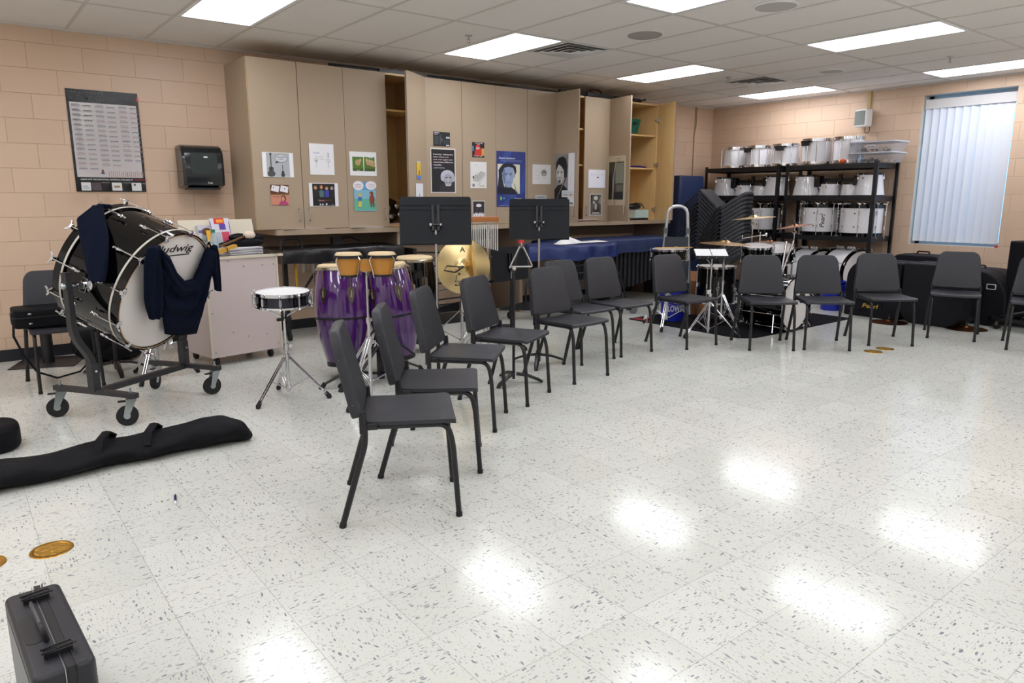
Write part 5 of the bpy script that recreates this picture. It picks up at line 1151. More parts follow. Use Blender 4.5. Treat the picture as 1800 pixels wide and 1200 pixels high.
cover(M(), [(-4.86, -1.30), (-4.40, -1.57), (-3.78, -1.54), (-3.42, -1.25), (-3.5, -.98), (-4.55, -.84)], .855, .15, M_BLUEC, .022, 1).build('cover', t, ang=70)
M().box(-4.66, -4.60, -1.16, -1.08, .10, .72, M_BLACK).build('end_post', t, bevel=.004)
M().tube(fillet([(-4.63, -1.12, .55), (-4.78, -1.15, .45), (-4.80, -1.16, .14)], .12, 6), .012, M_BLACK, 8).build('end_brace', t)
M().prism([(-.42, 0), (.42, 0), (.38, .035), (.1, .10), (-.1, .10), (-.38, .035)], -.025, .025, M_BLACK, TR((-4.62, -1.12, .11)) @ RZ(math.radians(-38)) @ RX(PI/2)).build('end_foot', t)
for x, y in ((-4.83, -.93), (-4.32, -1.36)): M().cyl((x-.012, y, .045), (x+.012, y+.005, .045), .045, M_RUB, 18).box(x-.015, x+.015, y-.012, y+.012, .05, .11, M_BLACK).build('caster', t)
for x, y in ((-3.40, -1.52),): M().cyl((x-.01, y-.012, .05), (x+.01, y+.012, .05), .05, mat('grey_rubber', '#62666a', .6), 20).box(x-.1, x+.005, y, y+.02, .05, .1, M_BLACK).build('caster', t)
M().tube(fillet([(-3.72, -1.40, .58), (-3.56, -1.44, .5), (-3.50, -1.46, .30), (-3.48, -1.48, .1)], .1, 5), .011, M_BLACK, 8).build('end_brace', t)
M_RES = mat('dark_resonator', '#1a1c22', .35)
for k in range(16): x = -4.5+k*.055; M().cyl((x, -1.3+.01*k, .70), (x, -1.3+.01*k, .2+.022*k), .022, M_RES if k > 2 else mat('brassy_tube', '#a8952a', .4, metal=.5), 10).build('resonator', t)
for k in range(5): M().box(-4.45, -3.7, -1.36, -1.34, .25+.09*k, .265+.09*k, mat('grey_bar', '#3a3c40', .4)).build('rail', t)
cover(M(), [(-3.24, -1.04), (-2.02, -1.00), (-1.90, -.42), (-4.1, -.42), (-4.1, -.70)], .86, .17, M_BLUED, .010, 5).build('cover', thing('covered_vibraphone', 'second keyboard instrument under a darker blue cover, at the counter end', 'keyboard percussion', (0, 0, 0)), ang=70)
t = [o for o in S.objects if o.name.startswith('covered_vibraphone')][0]
for k in range(14): x = -3.15+k*.08; M().cyl((x, -.90, .72), (x, -.90, .18+.012*k), .030, M_RES, 12).build('resonator', t)
for x in (-3.2, -2.05): M().box(x-.025, x+.025, -.95, -.5, .06, .72, M_BLACK).build('end_frame', t)
t = thing('sheet_music', 'white folded sheet and papers lying on the bright blue cover', 'sheet music', (0, 0, 0))
q = M(); q.add([(-4.56, -1.36, .875), (-4.33, -1.33, .955), (-4.25, -1.42, .873), (-4.50, -1.42, .868)], [(0, 1, 2, 3)], M_WHITE); q.build('standing_fold', t).modifiers.new('s', 'SOLIDIFY').thickness = .0015
q = M(); q.add([(-4.33, -1.33, .955), (-4.02, -1.26, .876), (-4.10, -1.37, .873), (-4.27, -1.40, .874)], [(0, 1, 2, 3)], M_WHITE); q.build('standing_fold', t).modifiers.new('s', 'SOLIDIFY').thickness = .0015
q = M(); q.add([(-4.27, -1.40, .874), (-4.10, -1.30, .885), (-3.72, -1.20, .885), (-3.70, -1.36, .874)], [(0, 1, 2, 3)], M_WHITE); q.build('flat_sheet', t).modifiers.new('s', 'SOLIDIFY').thickness = .0015
t = thing('covered_xylophone', 'keyboard instrument under a black vinyl cover below the left counter', 'xylophone', (0, 0, 0))
M_VIN = mat('black_vinyl', '#17171b', .28, bump=.6, bscale=18)
cover(M(), [(-7.45, -.86), (-6.12, -.78), (-6.12, -.30), (-7.45, -.22)], .90, .13, M_VIN, .012, 8).build('cover', t, ang=70)
M().tube(fillet([(-7.38, -.62, .88), (-7.36, -.62, 1.0), (-7.18, -.62, 1.0), (-7.16, -.62, .88)], .06), .012, M_BLACK, 8).build('grab_loop', t)
for x in (-7.34, -6.25): M().box(x-.02, x+.02, -.62, -.58, .05, .80, M_BLACK).build('leg', t); M().cyl((x-.012, -.62, .042), (x+.012, -.62, .042), .042, M_RUB, 18).build('caster', t)
M().tube([(-7.3, -.6, .3), (-6.95, -.6, .78)], .012, M_BLACK, 8).build('brace', t)
M().tube([(-7.4, -.7, .50), (-6.3, -.7, .50)], .008, M_STEEL, 8).tube([(-7.4, -.74, .46), (-6.3, -.74, .46)], .006, M_STEEL, 8).build('rail', t)
for k in range(9): M().cyl((-7.15+k*.1, -.6, .78), (-7.15+k*.1, -.6, .66-.01*k), .022, M_STEEL, 10).build('resonator', t)
tag(M().box(-7.3, -7.28, -.75, -.73, .4, .78, mat('yellow_stick', '#b98c1e', .5)).build('yellow_mallet_stick'), 'thin yellow stick standing under the black vinyl cover', 'stick')
t = thing('folded_tom_holder', 'black folded hardware lying on the black vinyl cover', 'hardware', (-6.62, -.45, .915))
M().tube(fillet([(-.13, 0, .03), (-.05, 0, .06), (.05, 0, .07), (.16, 0, .02)], .04), .012, M_BLACK, 8).tube([(.04, 0, .07), (.26, -.02, .01)], .006, M_BLACK, 6).build('arm', t); M().box(-.16, -.06, -.03, .03, .0, .07, M_BLACK).build('clamp', t)
t = thing('hardware_pile', 'black and chrome stand parts piled under the middle of the counter', 'hardware', (-5.55, -.55, 0))
rr = random.Random(5)
for k in range(9): z = .08+.09*k; M().tube([(-.42+rr.uniform(-.1, .1), rr.uniform(-.12, .1), z), (.45+rr.uniform(-.1, .1), rr.uniform(-.12, .1), z+rr.uniform(-.05, .06))], .010, M_CHR if k % 2 else M_BLACK, 8).build('stand_tube', t)
M().box(-.45, .45, -.2, .15, 0, .06, M_BLACK).box(-.42, -.38, -.15, .1, .06, .85, M_BLACK).box(.38, .42, -.15, .1, .06, .85, M_BLACK).build('rack', t)
t = thing('cable_heap', 'loose black straps on the floor under the counter', 'straps', (-5.28, -1.30, 0))
M().tube([(.16*math.sin(a*.9)+.05*math.cos(a*2.3), .07*math.cos(a*1.3), .012+.008*(a % 3)) for a in range(22)], .008, M_BLACK, 6).build('strap', t)

# ---------------------------------------------------------------- ladder, draped board, boxes, buckets
t = thing('step_ladder', 'folded aluminium step ladder with dark plastic treads beside the cabinets', 'ladder', (-3.12, -1.90, 0), math.radians(-46))
M_AL = mat('bright_aluminium', '#c9ccd0', .3, metal=.8)
q = M(RX(math.radians(4))); q.tube(fillet([(-.20, 0, .02), (-.125, 0, 1.02), (-.105, 0, 1.29), (.105, 0, 1.29), (.125, 0, 1.02), (.20, 0, .02)], .10, 7), .014, M_AL, 10, sq=(1, 1.3)); q.build('front_frame', t)
q = M(RX(math.radians(-3))); q.tube([(-.19, -.07, .02), (-.115, -.05, .95)], .013, M_AL, 8); q.tube([(.19, -.07, .02), (.115, -.05, .95)], .013, M_AL, 8); q.build('rear_frame', t)
for z in (.28, .55, .82):
    q = M(RX(math.radians(4))); w_ = .19-.07*z; q.box(-w_, w_, -.055, -.035, z-.11, z+.12, mat('dark_grey_tread', '#2f353b', .6))
    for k in range(8): q.box(-w_+.01, w_-.01, -.058, -.055, z-.1+.026*k, z-.092+.026*k, mat('tread_ridge', '#454c53', .6))
    q.build('step', t)
M(RX(math.radians(4))).box(-.02, .015, -.061, -.058, .80, .83, M_WHITE).build('sticker', t)
for s in (-1, 1): M(RX(math.radians(4))).box(s*.127-.022, s*.127+.022, -.03, .03, .98, 1.04, mat('hinge_grey', '#5b5f63', .5)).build('hinge', t)
t = thing('draped_board', 'tall flat board under a dark blue cloth standing in the corner', 'covered board', (-.92, -.24, 0), .0)
q = M(); n = 40; rows = []
for z, sc in ((1.70, .02), (1.712, .6), (1.71, .93), (1.69, 1.0), (1.4, 1.01), (.9, 1.03), (.4, 1.05), (.02, 1.06)):
    r_ = []
    for k in range(n*2):
        a = 2*PI*k/(n*2); cx_ = max(-1, min(1, 1.35*math.cos(a)))*.29; cy_ = max(-1, min(1, 1.35*math.sin(a)))*.13; w_ = 1+.05*math.sin(k*1.35)*(1.7-z)*.8
        r_.append((cx_*sc*w_, cy_*sc*w_, z+(.0)))
    rows.append(r_)
L_ = n*2; q.add([p_ for r_ in rows for p_ in r_], [(i*L_+k, (i+1)*L_+k, (i+1)*L_+(k+1) % L_, i*L_+(k+1) % L_) for i in range(len(rows)-1) for k in range(L_)], M_BLUED); q.build('cloth', t, ang=80)
M().box(-.27, .27, -.11, .11, 0, 1.69, M_BLACK).build('board', t)
M_CARD = mat('corrugated_card', '#9c6a3c', .8)
t = thing('cardboard_box', 'open brown cardboard box with green print behind the floor tom', 'box', (-2.78, -1.92, .006), .35)
M().box(-.17, .17, -.13, .13, 0, .40, M_CARD).build('body', t)
M(TR((-.17, 0, .40)) @ RY(.5)).box(-.004, 0, -.13, .13, 0, .13, M_CARD).build('flap', t)
q = M(); q.text('MADE', mat('green_print', '#2c6a4a', .7), -.02, .10, .33, .355, -.1315); q.text('FRAGILE', mat('green_print', '#2c6a4a', .7), -.15, -.03, .33, .35, -.1315); q.build('printing', t)
M_BKT = mat('blue_plastic', '#14249c', .35)
def bucket(lb, loc, rz, h, r_, txt):
    t = thing('bucket', lb, 'bucket', loc, rz, 'blue plastic buckets')
    M().lathe([(0, 0), (r_*.86, 0), (r_*.87, .01), (r_*.97, h*.78), (r_*.985, h-.006), (r_*.95, h-.006), (r_*.84, .02), (0, .02)], M_BKT, 36).build('body', t)
    for z in (h-.005, h-.05, h-.075): M().lathe([(r_*.97, z-.008), (r_*1.03, z-.006), (r_*1.03, z+.006), (r_*.97, z+.008)], M_BKT, 36, closed=True).build('ring', t)
    M().tube([(r_*1.06*math.cos(a), r_*1.06*math.sin(a), h-.06-.10*abs(math.sin(a))) for a in [PI+k*PI/12 for k in range(13)]], .0025, M_STEEL, 6).build('bail_handle', t)
    if txt:
        q = M(); q.text(txt, M_WHITE, -.100, .100, .112, .183, 0); q.box(-.11, .11, -.001, 0, .098, .104, M_WHITE); q.box(-.11, .11, -.001, 0, .19, .196, M_WHITE); q.box(-.11, -.104, -.001, 0, .098, .196, M_WHITE); q.box(.104, .11, -.001, 0, .098, .196, M_WHITE); q.box(-.03, .07, -.001, 0, .205, .212, M_WHITE)
        rr_ = r_*.925+.003; v2 = []
        for p_ in q.v: a = p_.x/rr_-PI/2; v2.append(V((rr_*math.cos(a)*(1+.04*(p_.z-.12)/.1), rr_*math.sin(a)*(1+.04*(p_.z-.12)/.1), p_.z)))
        q.v = v2; q.build('lettering', t)
    return t
bucket('blue bucket with white shop lettering on the left end of the rug', (-3.40, -2.13, .006), math.radians(-33), .34, .15, "LOWE'S")
bucket('plain blue bucket standing behind the chairs by the racks', (-1.18, -2.84, 0), 0, .36, .15, None)
t = thing('red_tape_roll', 'small red and white roll on the floor left of the blue bucket', 'tape roll', (-3.72, -2.03, .03))
M().lathe([(.02, -.02), (.04, -.02), (.04, .02), (.02, .02)], M_SPW, 20, RX(PI/2)).lathe([(.018, -.022), (.022, -.022), (.022, .022), (.018, .022)], M_RED, 20, RX(PI/2), closed=True).build('roll', t)
# rug
m, nt, b = nodes_mat('rug_pile'); b.inputs['Base Color'].default_value = lin('#16161b'); b.inputs['Roughness'].default_value = .95; b.inputs['Specular IOR Level'].default_value = .1
tc = nt.nodes.new('ShaderNodeTexCoord'); n_ = nt.nodes.new('ShaderNodeTexNoise'); n_.inputs['Scale'].default_value = 260; bp = nt.nodes.new('ShaderNodeBump'); bp.inputs['Strength'].default_value = .8; bp.inputs['Distance'].default_value = .004
nt.links.new(tc.outputs['Object'], n_.inputs['Vector']); nt.links.new(n_.outputs['Fac'], bp.inputs['Height']); nt.links.new(bp.outputs[0], b.inputs['Normal'])
n2 = nt.nodes.new('ShaderNodeTexNoise'); n2.inputs['Scale'].default_value = 120; nt.links.new(tc.outputs['Object'], n2.inputs['Vector'])
nt.links.new(mixc(nt, mth(nt, 'GREATER_THAN', n2.outputs['Fac'], .68), lin('#16161b'), lin('#6b6668')), b.inputs['Base Color'])
M_RUG = m
t = thing('drum_rug', 'dark rug with rounded near corner and red trim under the drum kit', 'rug', (-2.72, -2.56, 0))
po = rrect(-1.04, 1.05, -.80, .80, .05, 8, rs=(.05, .05, .22, .05))
M().prism(po, 0, .006, M_RUG).build('pile', t)
M().prism([(-1.02, .62), (-.93, .60), (-.88, .76), (-1.0, .77)], .0062, .0068, mat('rug_red', '#8e1f26', .9)).build('red_patch', t); M().box(1.035, 1.047, -.45, .1, .0062, .0068, mat('rug_red', '#8e1f26', .9)).build('red_trim', t)

# ---------------------------------------------------------------- drum kit
K = 'drum kit drums'
drum('floor_tom', 'black floor tom on three legs at the left of the kit', 'floor tom', (-3.06, -2.45, .215), .205, .41, M_GLOSSB, 8, 'rod', group=K, hw=.014, head=M_HEADC)
t = [o for o in S.objects if o.name == 'floor_tom'][0]
for k in range(3):
    a = -2.4+k*2*PI/3; d = V((math.cos(a), math.sin(a), 0)); M().tube(fillet([d*.225+V((0, 0, .26)), d*.225+V((0, 0, -.14)), d*.245+V((0, 0, -.205))], .04), .0055, M_CHR, 8).box(d.x*.215-.014, d.x*.215+.014, d.y*.215-.014, d.y*.215+.014, .16, .20, M_CHR).build('leg', t)
drum('rack_tom', 'black rack tom, left one mounted over the kick drum', 'tom', (-2.91, -2.86, .705), .162, .165, M_GLOSSB, 8, 'rod', group=K, rot=Euler((math.radians(4), math.radians(-6), 0)), hw=.012)
drum('rack_tom', 'black rack tom tilted towards the left, right one over the kick drum', 'tom', (-2.60, -2.95, .70), .142, .15, M_GLOSSB, 8, 'rod', group=K, rot=Euler((math.radians(8), math.radians(-20), 0)), hw=.012)
t = thing('kick_drum', 'black kick drum whose white front head has a port hole', 'bass drum', (-2.97, -2.95, .292), 0, K, rot=Euler((PI/2, 0, 0)))
M().lathe([(.275, .0), (.275, .44)], M_GLOSSB, 56).build('shell', t); M().disc(.27, .438, mat('kick_head_white', '#e3e1de', .4), 48).disc(.055, .4387, mat('port_dark', '#3a2c14', .6), 24, TR((.12, .06, 0))).lathe([(.054, .4385), (.062, .4395), (.054, .4405)], M_RUB, 24, TR((.12, .06, 0))).build('front_head', t); M().disc(.27, .002, M_HEADC, 40, flip=True).build('batter_head', t)
for z in (.0, .44): M().lathe([(.276, z-.02), (.286, z-.02), (.286, z+.012), (.276, z+.012)], M_GLOSSB, 56, closed=True).build('hoop', t)
for k in range(10): lug(t, .31+k*PI/5, .275, -.005, .445, 'bass')
for s in (-1, 1): M().tube([(s*.26, -.10, .36), (s*.36, -.27, .42)], .007, M_CHR, 8).build('spur', t)
M(TR((0, .28, .25))).cyl((0, -.0, 0), (.06, .36, 0), .012, M_CHR, 12).cyl((.0, 0, 0), (.19, .36, 0), .011, M_CHR, 12).box(-.04, .04, -.01, .03, -.03, .03, M_CHR).build('tom_mount', t)
t = thing('kick_pedal', 'chrome kick pedal at the back of the kick drum', 'pedal', (-2.97, -2.72, .006), 0)
M().box(-.045, .045, -.05, .24, 0, .008, M_STEEL).tube([(-.045, -.03, 0), (-.045, -.03, .22), (.045, -.03, .22), (.045, -.03, 0)], .007, M_CHR, 8).build('frame', t)
M(RX(.25)).box(-.035, .035, -.02, .24, .02, .03, M_CHR).build('footboard', t); M().tube([(0, -.03, .22), (0, .08, .36)], .004, M_CHR).ball((0, .08, .37), .024, M_WHITE, 10).build('beater', t)
drum('kit_snare', 'black snare drum with chrome hoops and a stick on it, left of the kit', 'snare drum', (-3.834, -2.403, .735), .182, .11, M_GLOSSB, 8, 'rod', group=K, hw=.012)
t = thing('snare_stand', 'chrome tripod stand under the black kit snare drum', 'drum stand', (-3.834, -2.403, .006)); tripod(t, (0, 0), .36, .30, M_CHR, a0=-2.6, zsl=.10); upright(t, (0, 0), [(.08, .44, .012), (.42, .68, .009)], M_CHR)
for k in range(3):
    a = .4+k*2*PI/3; d = V((math.cos(a), math.sin(a), 0)); M().tube([V((0, 0, .62)), V((0, 0, .66))+d*.1, V((0, 0, .71))+d*.18], .006, M_CHR, 8).build('cradle_arm', t)
tag(M().tube([(-4.02, -2.36, .864), (-3.68, -2.52, .864), (-3.63, -2.545, .864)], [.0075, .0065, .004], mat('hickory', '#c09a62', .5), 8).build('drumstick'), 'wooden drumstick lying across the kit snare drum', 'drumstick')
# practice tray
t = thing('pad_stand', 'chrome tripod stand holding the white double pad', 'stand', (-3.86, -2.97, .003)); tripod(t, (0, 0), .33, .30, M_CHR, a0=-1.2, zsl=.07); upright(t, (0, 0), [(.03, .42, .013), (.40, .79, .010)], M_CHR)
for s in (-1, 1): M().tube([(0, 0, .70), (s*.05, 0, .76), (s*.13, 0, .80)], .006, M_CHR, 8).build('cradle_arm', t)
M(TR((-.02, -.02, .45))).box(-.05, .0, -.004, .004, -.02, .02, M_SPW).build('wing_nut', t)
t = thing('percussion_pad', 'black wedge box with two white panels on a chrome stand, before the floor tom', 'pad', (-3.87, -2.96, .815), math.radians(-45), rot=None)
T = RX(math.radians(14))
M(T).box(-.16, .16, -.11, .11, 0, .03, M_BLACK).build('body', t, bevel=.003)
M(T).box(-.155, -.004, -.105, .105, .03, .034, M_WHITE).build('panel', t); M(T).box(.004, .155, -.105, .105, .03, .034, M_WHITE).build('panel', t)
for k in range(4): M(T).ball((-.12+.08*k, -.111, .015), .005, M_STEEL, 8).build('screw', t)
# cymbals on stands
def cym_stand(lb, x, y, z, a0, r_=.26, boom=None):
    t = thing('cymbal_stand', lb, 'cymbal stand', (x, y, .006), 0, 'chrome cymbal stands of the kit')
    tripod(t, (0, 0), .36, r_, M_CHR, a0=a0, zsl=.12); upright(t, (0, 0), [(.1, .5, .0125), (.48, z*.75, .010), (z*.73, z-.012, .006)], M_CHR)
    M().lathe([(.0, -.02), (.014, -.02), (.014, .02), (0, .02)], M_CHR, 10, TR((0, 0, z-.07)) @ RX(PI/2)).build('tilter', t)
    return t
cym_stand('chrome cymbal stand just behind the white pad', -3.42, -2.80, .92, .3); cym('ride_cymbal', 'wide brownish cymbal level at the left, over the floor tom', 'cymbal', (-3.42, -2.80, .905), .262, M_BRASSD, Euler((.03, .02, 0)), 'kit cymbals')
cym_stand('tall chrome cymbal stand behind the left rack tom', -2.70, -2.64, 1.16, .9, .24); cym('crash_cymbal', 'highest pale gold cymbal before the chair stack', 'cymbal', (-2.70, -2.64, 1.155), .242, M_BRASSL, face_rot((-.05, .07, 1)), 'kit cymbals')
cym_stand('chrome cymbal stand behind the right rack tom', -2.42, -2.99, 1.07, 1.4, .22); cym('crash_cymbal', 'small tilted reddish gold cymbal at the right of the kit', 'cymbal', (-2.46, -3.01, 1.07), .195, M_COPPER, face_rot((-.095, .135, 1)), 'kit cymbals')
cym_stand('chrome hi-hat stand behind the two rack toms', -2.30, -2.62, .90, 2.0, .22); M().box(-.04, .04, -.15, .1, .01, .03, M_CHR).build('footboard', [o for o in S.objects if o.name.startswith('cymbal_stand') and o.parent is None][-1])
for dz, fl, lb in ((.0, PI, 'lower hi-hat cymbal behind the rack toms'), (.018, 0, 'upper hi-hat cymbal behind the rack toms')): cym('hi_hat_cymbal', lb, 'cymbal', (-2.30, -2.62, .855+dz+(.012 if fl else 0)), .178, M_COPPER, Euler((fl, 0, 0)), 'hi-hat pair', felt=not fl)
t = thing('mounting_arm', 'chrome clamp arm with wing nuts above the left rack tom', 'hardware', (-2.80, -2.74, .95), math.radians(-35)); M().tube([(-.14, 0, -.01), (.12, 0, .03)], .008, M_CHR, 8).tube([(.06, 0, -.08), (.06, 0, .06)], .007, M_CHR, 8).ball((.13, 0, .03), .018, M_CHR, 10, 1, .6, 1.3).ball((-.14, 0, .005), .012, M_CHR, 8, .6, .6, 1.8).build('arm', t)
# cymbals on the floor
def fl_cym(x, y, R, lb, rx, ry):
    cym('floor_cymbal', lb, 'cymbal', (x, y, .004+.5*R*math.hypot(rx, ry)), R, M_COPPER, Euler((rx, ry, 0)), 'bronze cymbals on the floor')
fl_cym(-1.60, -3.74, .195, 'bronze cymbal on the floor before the drum case with gold lettering', .0, .0)
fl_cym(-1.36, -4.44, .205, 'bronze cymbal on the floor below the window', .0, .0)

# ---------------------------------------------------------------- storage racks
t = thing('storage_rack', 'left black steel shelving rack in the corner', 'rack', (-.33, -1.0, 0), 0, 'black steel shelving racks')
for sx, sy in ((-1, -1), (1, -1), (-1, 1), (1, 1)):
    M().box(sx*.29-.003, sx*.29+.003, sy*.605-.024, sy*.605+.024, 0, 1.84, M_BLACK).box(min(sx*.29, sx*.29-sx*.034), max(sx*.29, sx*.29-sx*.034), sy*.605-.003+sy*.021, sy*.605+.003+sy*.021, 0, 1.84, M_BLACK).build('post', t)
for z in (.08, .885, 1.405, 1.815):
    M().box(-.285, .285, -.60, .60, z-.012, z, M_BLACK).build('shelf_board', t)
    q = M()
    for s in (-1, 1): q.box(s*.285-.006, s*.285+.006, -.60, .60, z-.062, z+.002, M_BLACK)
    for s in (-1, 1): q.box(-.285, .285, s*.60-.006, s*.60+.006, z-.062, z+.002, M_BLACK)
    q.build('beam', t)
dupt(t, (-.33, -2.355, 0), label='right black steel shelving rack beside the window')
M_PEARLW = mat('marching_white', '#e9e7ea', .25, coat=.4)
def msnare(x, y, z, lb, rz, R=.178, h=.30, n=10, mount=None):
    t = thing('marching_snare', lb, 'marching snare drum', (x, y, z), rz, 'white marching snares on top of the racks')
    M().lathe([(R, .03), (R, h-.03)], M_PEARLW, 40).build('shell', t)
    M().disc(R+.004, h-.0, mat('white_kevlar', '#dedcd8', .5), 40).build('batter_head', t)
    M().lathe([(R+.001, h-.034), (R+.012, h-.034), (R+.012, h+.006), (R+.003, h+.006)], M_CHR, 40, closed=True).build('rim', t)
    M().lathe([(R+.001, .006), (R+.012, .006), (R+.012, .04), (R+.003, .04)], M_CHR, 40, closed=True).build('rim', t)
    for k in range(n):
        q = M(RZ(k*2*PI/n+.3)); q.cyl((R+.012, 0, .02), (R+.012, 0, h-.03), .0045, M_CHR, 6); q.build('tension_rod', t)
    if mount is not None:
        q = M(RZ(mount)); q.box(R+.01, R+.05, -.055, .055, h-.09, h-.03, M_BLACK); q.box(R+.01, R+.03, -.085, .085, h-.05, h-.025, M_BLACK); q.build('carrier_mount', t)
    else:
        q = M(RZ(PI+.4)); q.box(R+.008, R+.03, -.04, .04, .03, .055, M_CHR); q.box(R+.005, R+.02, -.008, .008, .055, .09, M_CHR); q.build('strainer', t)
    return t
msnare(-.36, -.70, 1.818, 'white marching snare nearest the corner, on top of the left rack', 0)
msnare(-.38, -1.13, 1.818, 'white marching snare with black mount block, second from the corner', .3, mount=2.5)
msnare(-.38, -1.555, 1.818, 'white marching snare with script lettering and black mount, third from the corner', 0, mount=3.3)
msnare(-.34, -1.995, 1.83, 'white marching snare standing on an upturned rim, fourth from the corner', .2, R=.185, h=.335, mount=2.7)
msnare(-.32, -2.43, 1.83, 'white marching snare behind the clear bins, fifth from the corner', .9, R=.185, h=.335)
for y in (-1.995, -2.43): tag(M().lathe([(.15, 1.817), (.178, 1.817), (.178, 1.829), (.15, 1.829)], M_STEEL, 30, TR((-.34 if y > -2.2 else -.32, y, 0)), closed=True).build('spare_rim'), 'loose drum rim under the %s marching snare' % ('fourth' if y > -2.2 else 'fifth'), 'drum rim', 'loose rims')
M_ORG = mat('orange_plastic', '#d8561a', .4)
tag(M().lathe([(0, -.03), (.03, -.02), (.034, .01), (.02, .035), (0, .035)], M_ORG, 14, TR((-.585, -2.50, 1.85)) @ RX(PI/2)).build('orange_knob'), 'small orange plastic piece on the rack edge by the clear bins', 'knob')
M_BIN = mat('clear_bin_plastic', '#d5d8e2', .3, alpha=.28); M_LID = mat('bin_lid_plastic', '#d5d8e2', .35, alpha=.85)
def clear_bin(y, z, lb, fill):
    t = thing('storage_bin', lb, 'storage bin', (-.38, y, z), 0, 'clear lidded bins')
    w0, w1, l0, l1 = .17, .20, .25, .29; h = .115
    a = rrect(-w0, w0, -l0, l0, .04); b_ = rrect(-w1, w1, -l1, l1, .045)
    n = len(a); vs = [(x, y_, 0) for x, y_ in a]+[(x, y_, h) for x, y_ in b_]; M().add(vs, [tuple(range(n-1, -1, -1))]+[(i, (i+1) % n, n+(i+1) % n, n+i) for i in range(n)], M_BIN).build('tub', t)
    M().prism(rrect(-w1-.012, w1+.012, -l1-.012, l1+.012, .05), h, h+.014, M_LID).build('lid', t)
    rr = random.Random(fill); 
    for k in range(14):
        q = M(); p0 = V((rr.uniform(-.13, .13), rr.uniform(-.2, .2), .02+rr.uniform(0, .03)));
        if k % 2: q.ball(p0, rr.uniform(.015, .028), M_SKIN if k % 4 == 1 else M_BLACK, 10)
        else: q.tube([p0, p0+V((rr.uniform(-.03, .03), rr.uniform(-.06, .06), .01))], .012, M_BLACK if k % 4 else M_CARD, 8)
        o = q.build('content_piece', t)
    return t
clear_bin(-2.84, 1.818, 'lower clear plastic bin full of small parts at the right end of the rack top', 1)
u = clear_bin(-2.85, 1.952, 'upper clear plastic bin stacked at the right end of the rack top', 2)
q = M(TR((-.2045, 0, .06)) @ RZ(-PI/2)); q.box(-.05, .06, -.001, 0, -.025, .03, cm('#c9c4c8')); q.text('drum keys', cm('#55484c'), -.04, .05, -.015, .012, -.0015); q.build('paper_label', u)

def tenors(y, lb):
    t = thing('tenor_drum_set', lb, 'marching tenors', (-.33, y, 1.408), 0, 'white marching tenor sets on the racks')
    def one(dx, dy, r0, r1, h, k):
        T = TR((dx, dy, 0)); q = M(T); q.lathe([(r0, .0), (r0, .008), (r1, h), (r1-.004, h)], M_GLOSSW, 36); o = q.build('shell', t)
        M(T).lathe([(r1-.004, h-.004), (r1+.008, h-.006), (r1+.009, h+.014), (r1-.002, h+.016)], M_BLACK, 36, closed=True).build('rim', o); M(T).disc(r1, h+.008, M_HEADC, 30).build('head', o); M(T).lathe([(r0+.001, -.002), (r0+.004, 0), (r0+.004, .008), (r0+.001, .01)], M_BLACK, 36, closed=True).build('edge_trim', o)
        for j in range(6): q = M(T @ RZ(j*PI/3+k)); q.box(r1+.004, r1+.022, -.008, .008, h-.06, h-.03, M_CHR); q.cyl((r1+.016, 0, h-.05), (r1+.013, 0, h+.01), .003, M_CHR, 6); q.build('lug', o)
    one(-.03, .44, .18, .135, .265, .3); one(-.03, -.44, .18, .14, .27, .9); one(.02, .12, .145, .125, .165, .1); one(.0, -.17, .12, .105, .155, .5)
    q = M(); q.box(.0, .05, -.30, .30, .19, .235, M_BLACK); q.box(-.10, .02, .22, .30, .12, .27, M_BLACK); q.box(-.1, .02, -.30, -.24, .14, .26, M_BLACK); q.box(-.02, .03, -.04, .0, .18, .29, M_BLACK); q.build('carrier', t, bevel=.008)
    for yy in (.26, -.02, -.27): M().ball((-.11, yy, .24), .013, M_BRASS, 8).build('bolt', t)
tenors(-1.0, 'white marching tenor drum set on the left rack')
tenors(-2.34, 'white marching tenor drum set on the right rack')
def mbass(y, z, R, h, lb, rot=None, x=-.33, eyes=True, word=None):
    t = thing('marching_bass_drum', lb, 'marching bass drum', (x, y, z), 0 if rot is None else 0, 'white marching bass drums on the racks', rot=rot)
    M().lathe([(R, .035), (R, h-.035)], M_PEARLW, 48).build('shell', t)
    for z0, z1 in ((0, .045), (h-.045, h)): M().lathe([(R-.012, z0), (R+.010, z0), (R+.010, z1), (R-.012, z1)], M_GLOSSB, 48, closed=True).build('counterhoop', t)
    for z0, fl in ((.008, True), (h-.008, False)): M().disc(R-.01, z0, M_HEAD, 48, flip=fl).build('head', t)
    for k in range(8): lug(t, .35+k*PI/4, R+.006, -.005, h+.005, 'bass')
    if eyes:
        for zc in (h*.3, h*.7):
            for k in range(3): q = M(RZ(PI-.95)); q.tube([(R+.012, -.03+.02*0, zc-.045+.035*k), (R+.04, -.025, zc-.045+.035*k), (R+.045, 0, zc-.03+.035*k), (R+.04, .02, zc-.03+.035*k), (R+.012, .02, zc-.03+.035*k)], .004, M_SPW, 6); q.build('hook', t)
        for a, zc in ((PI+.15, h*.3), (PI+.15, h*.72)): q = M(RZ(a)); q.ball((R, 0, zc), .010, M_RUB, 8); q.build('vent', t)
    if word:
        q = M(); q.text(word, cm('#201c24'), -.085, .085, 0, .06, 0, shear=.3); T = Matrix.Rotation(PI/2, 4, 'Y')
        rr_ = R+.0015; nv = []
        for p_ in q.v: a = PI+.62-(p_.z-.03)/rr_; nv.append(V((rr_*math.cos(a), rr_*math.sin(a), h*.45+p_.x)))
        q.v = nv; q.build('lettering', t)
    return t
mbass(-1.24, .888, .225, .40, 'white marching bass drum half hidden by the chair stack, third shelf of left rack')
mbass(-2.12, .888, .235, .41, 'white marching bass drum with black script lettering, third shelf of right rack', word='Pearl')
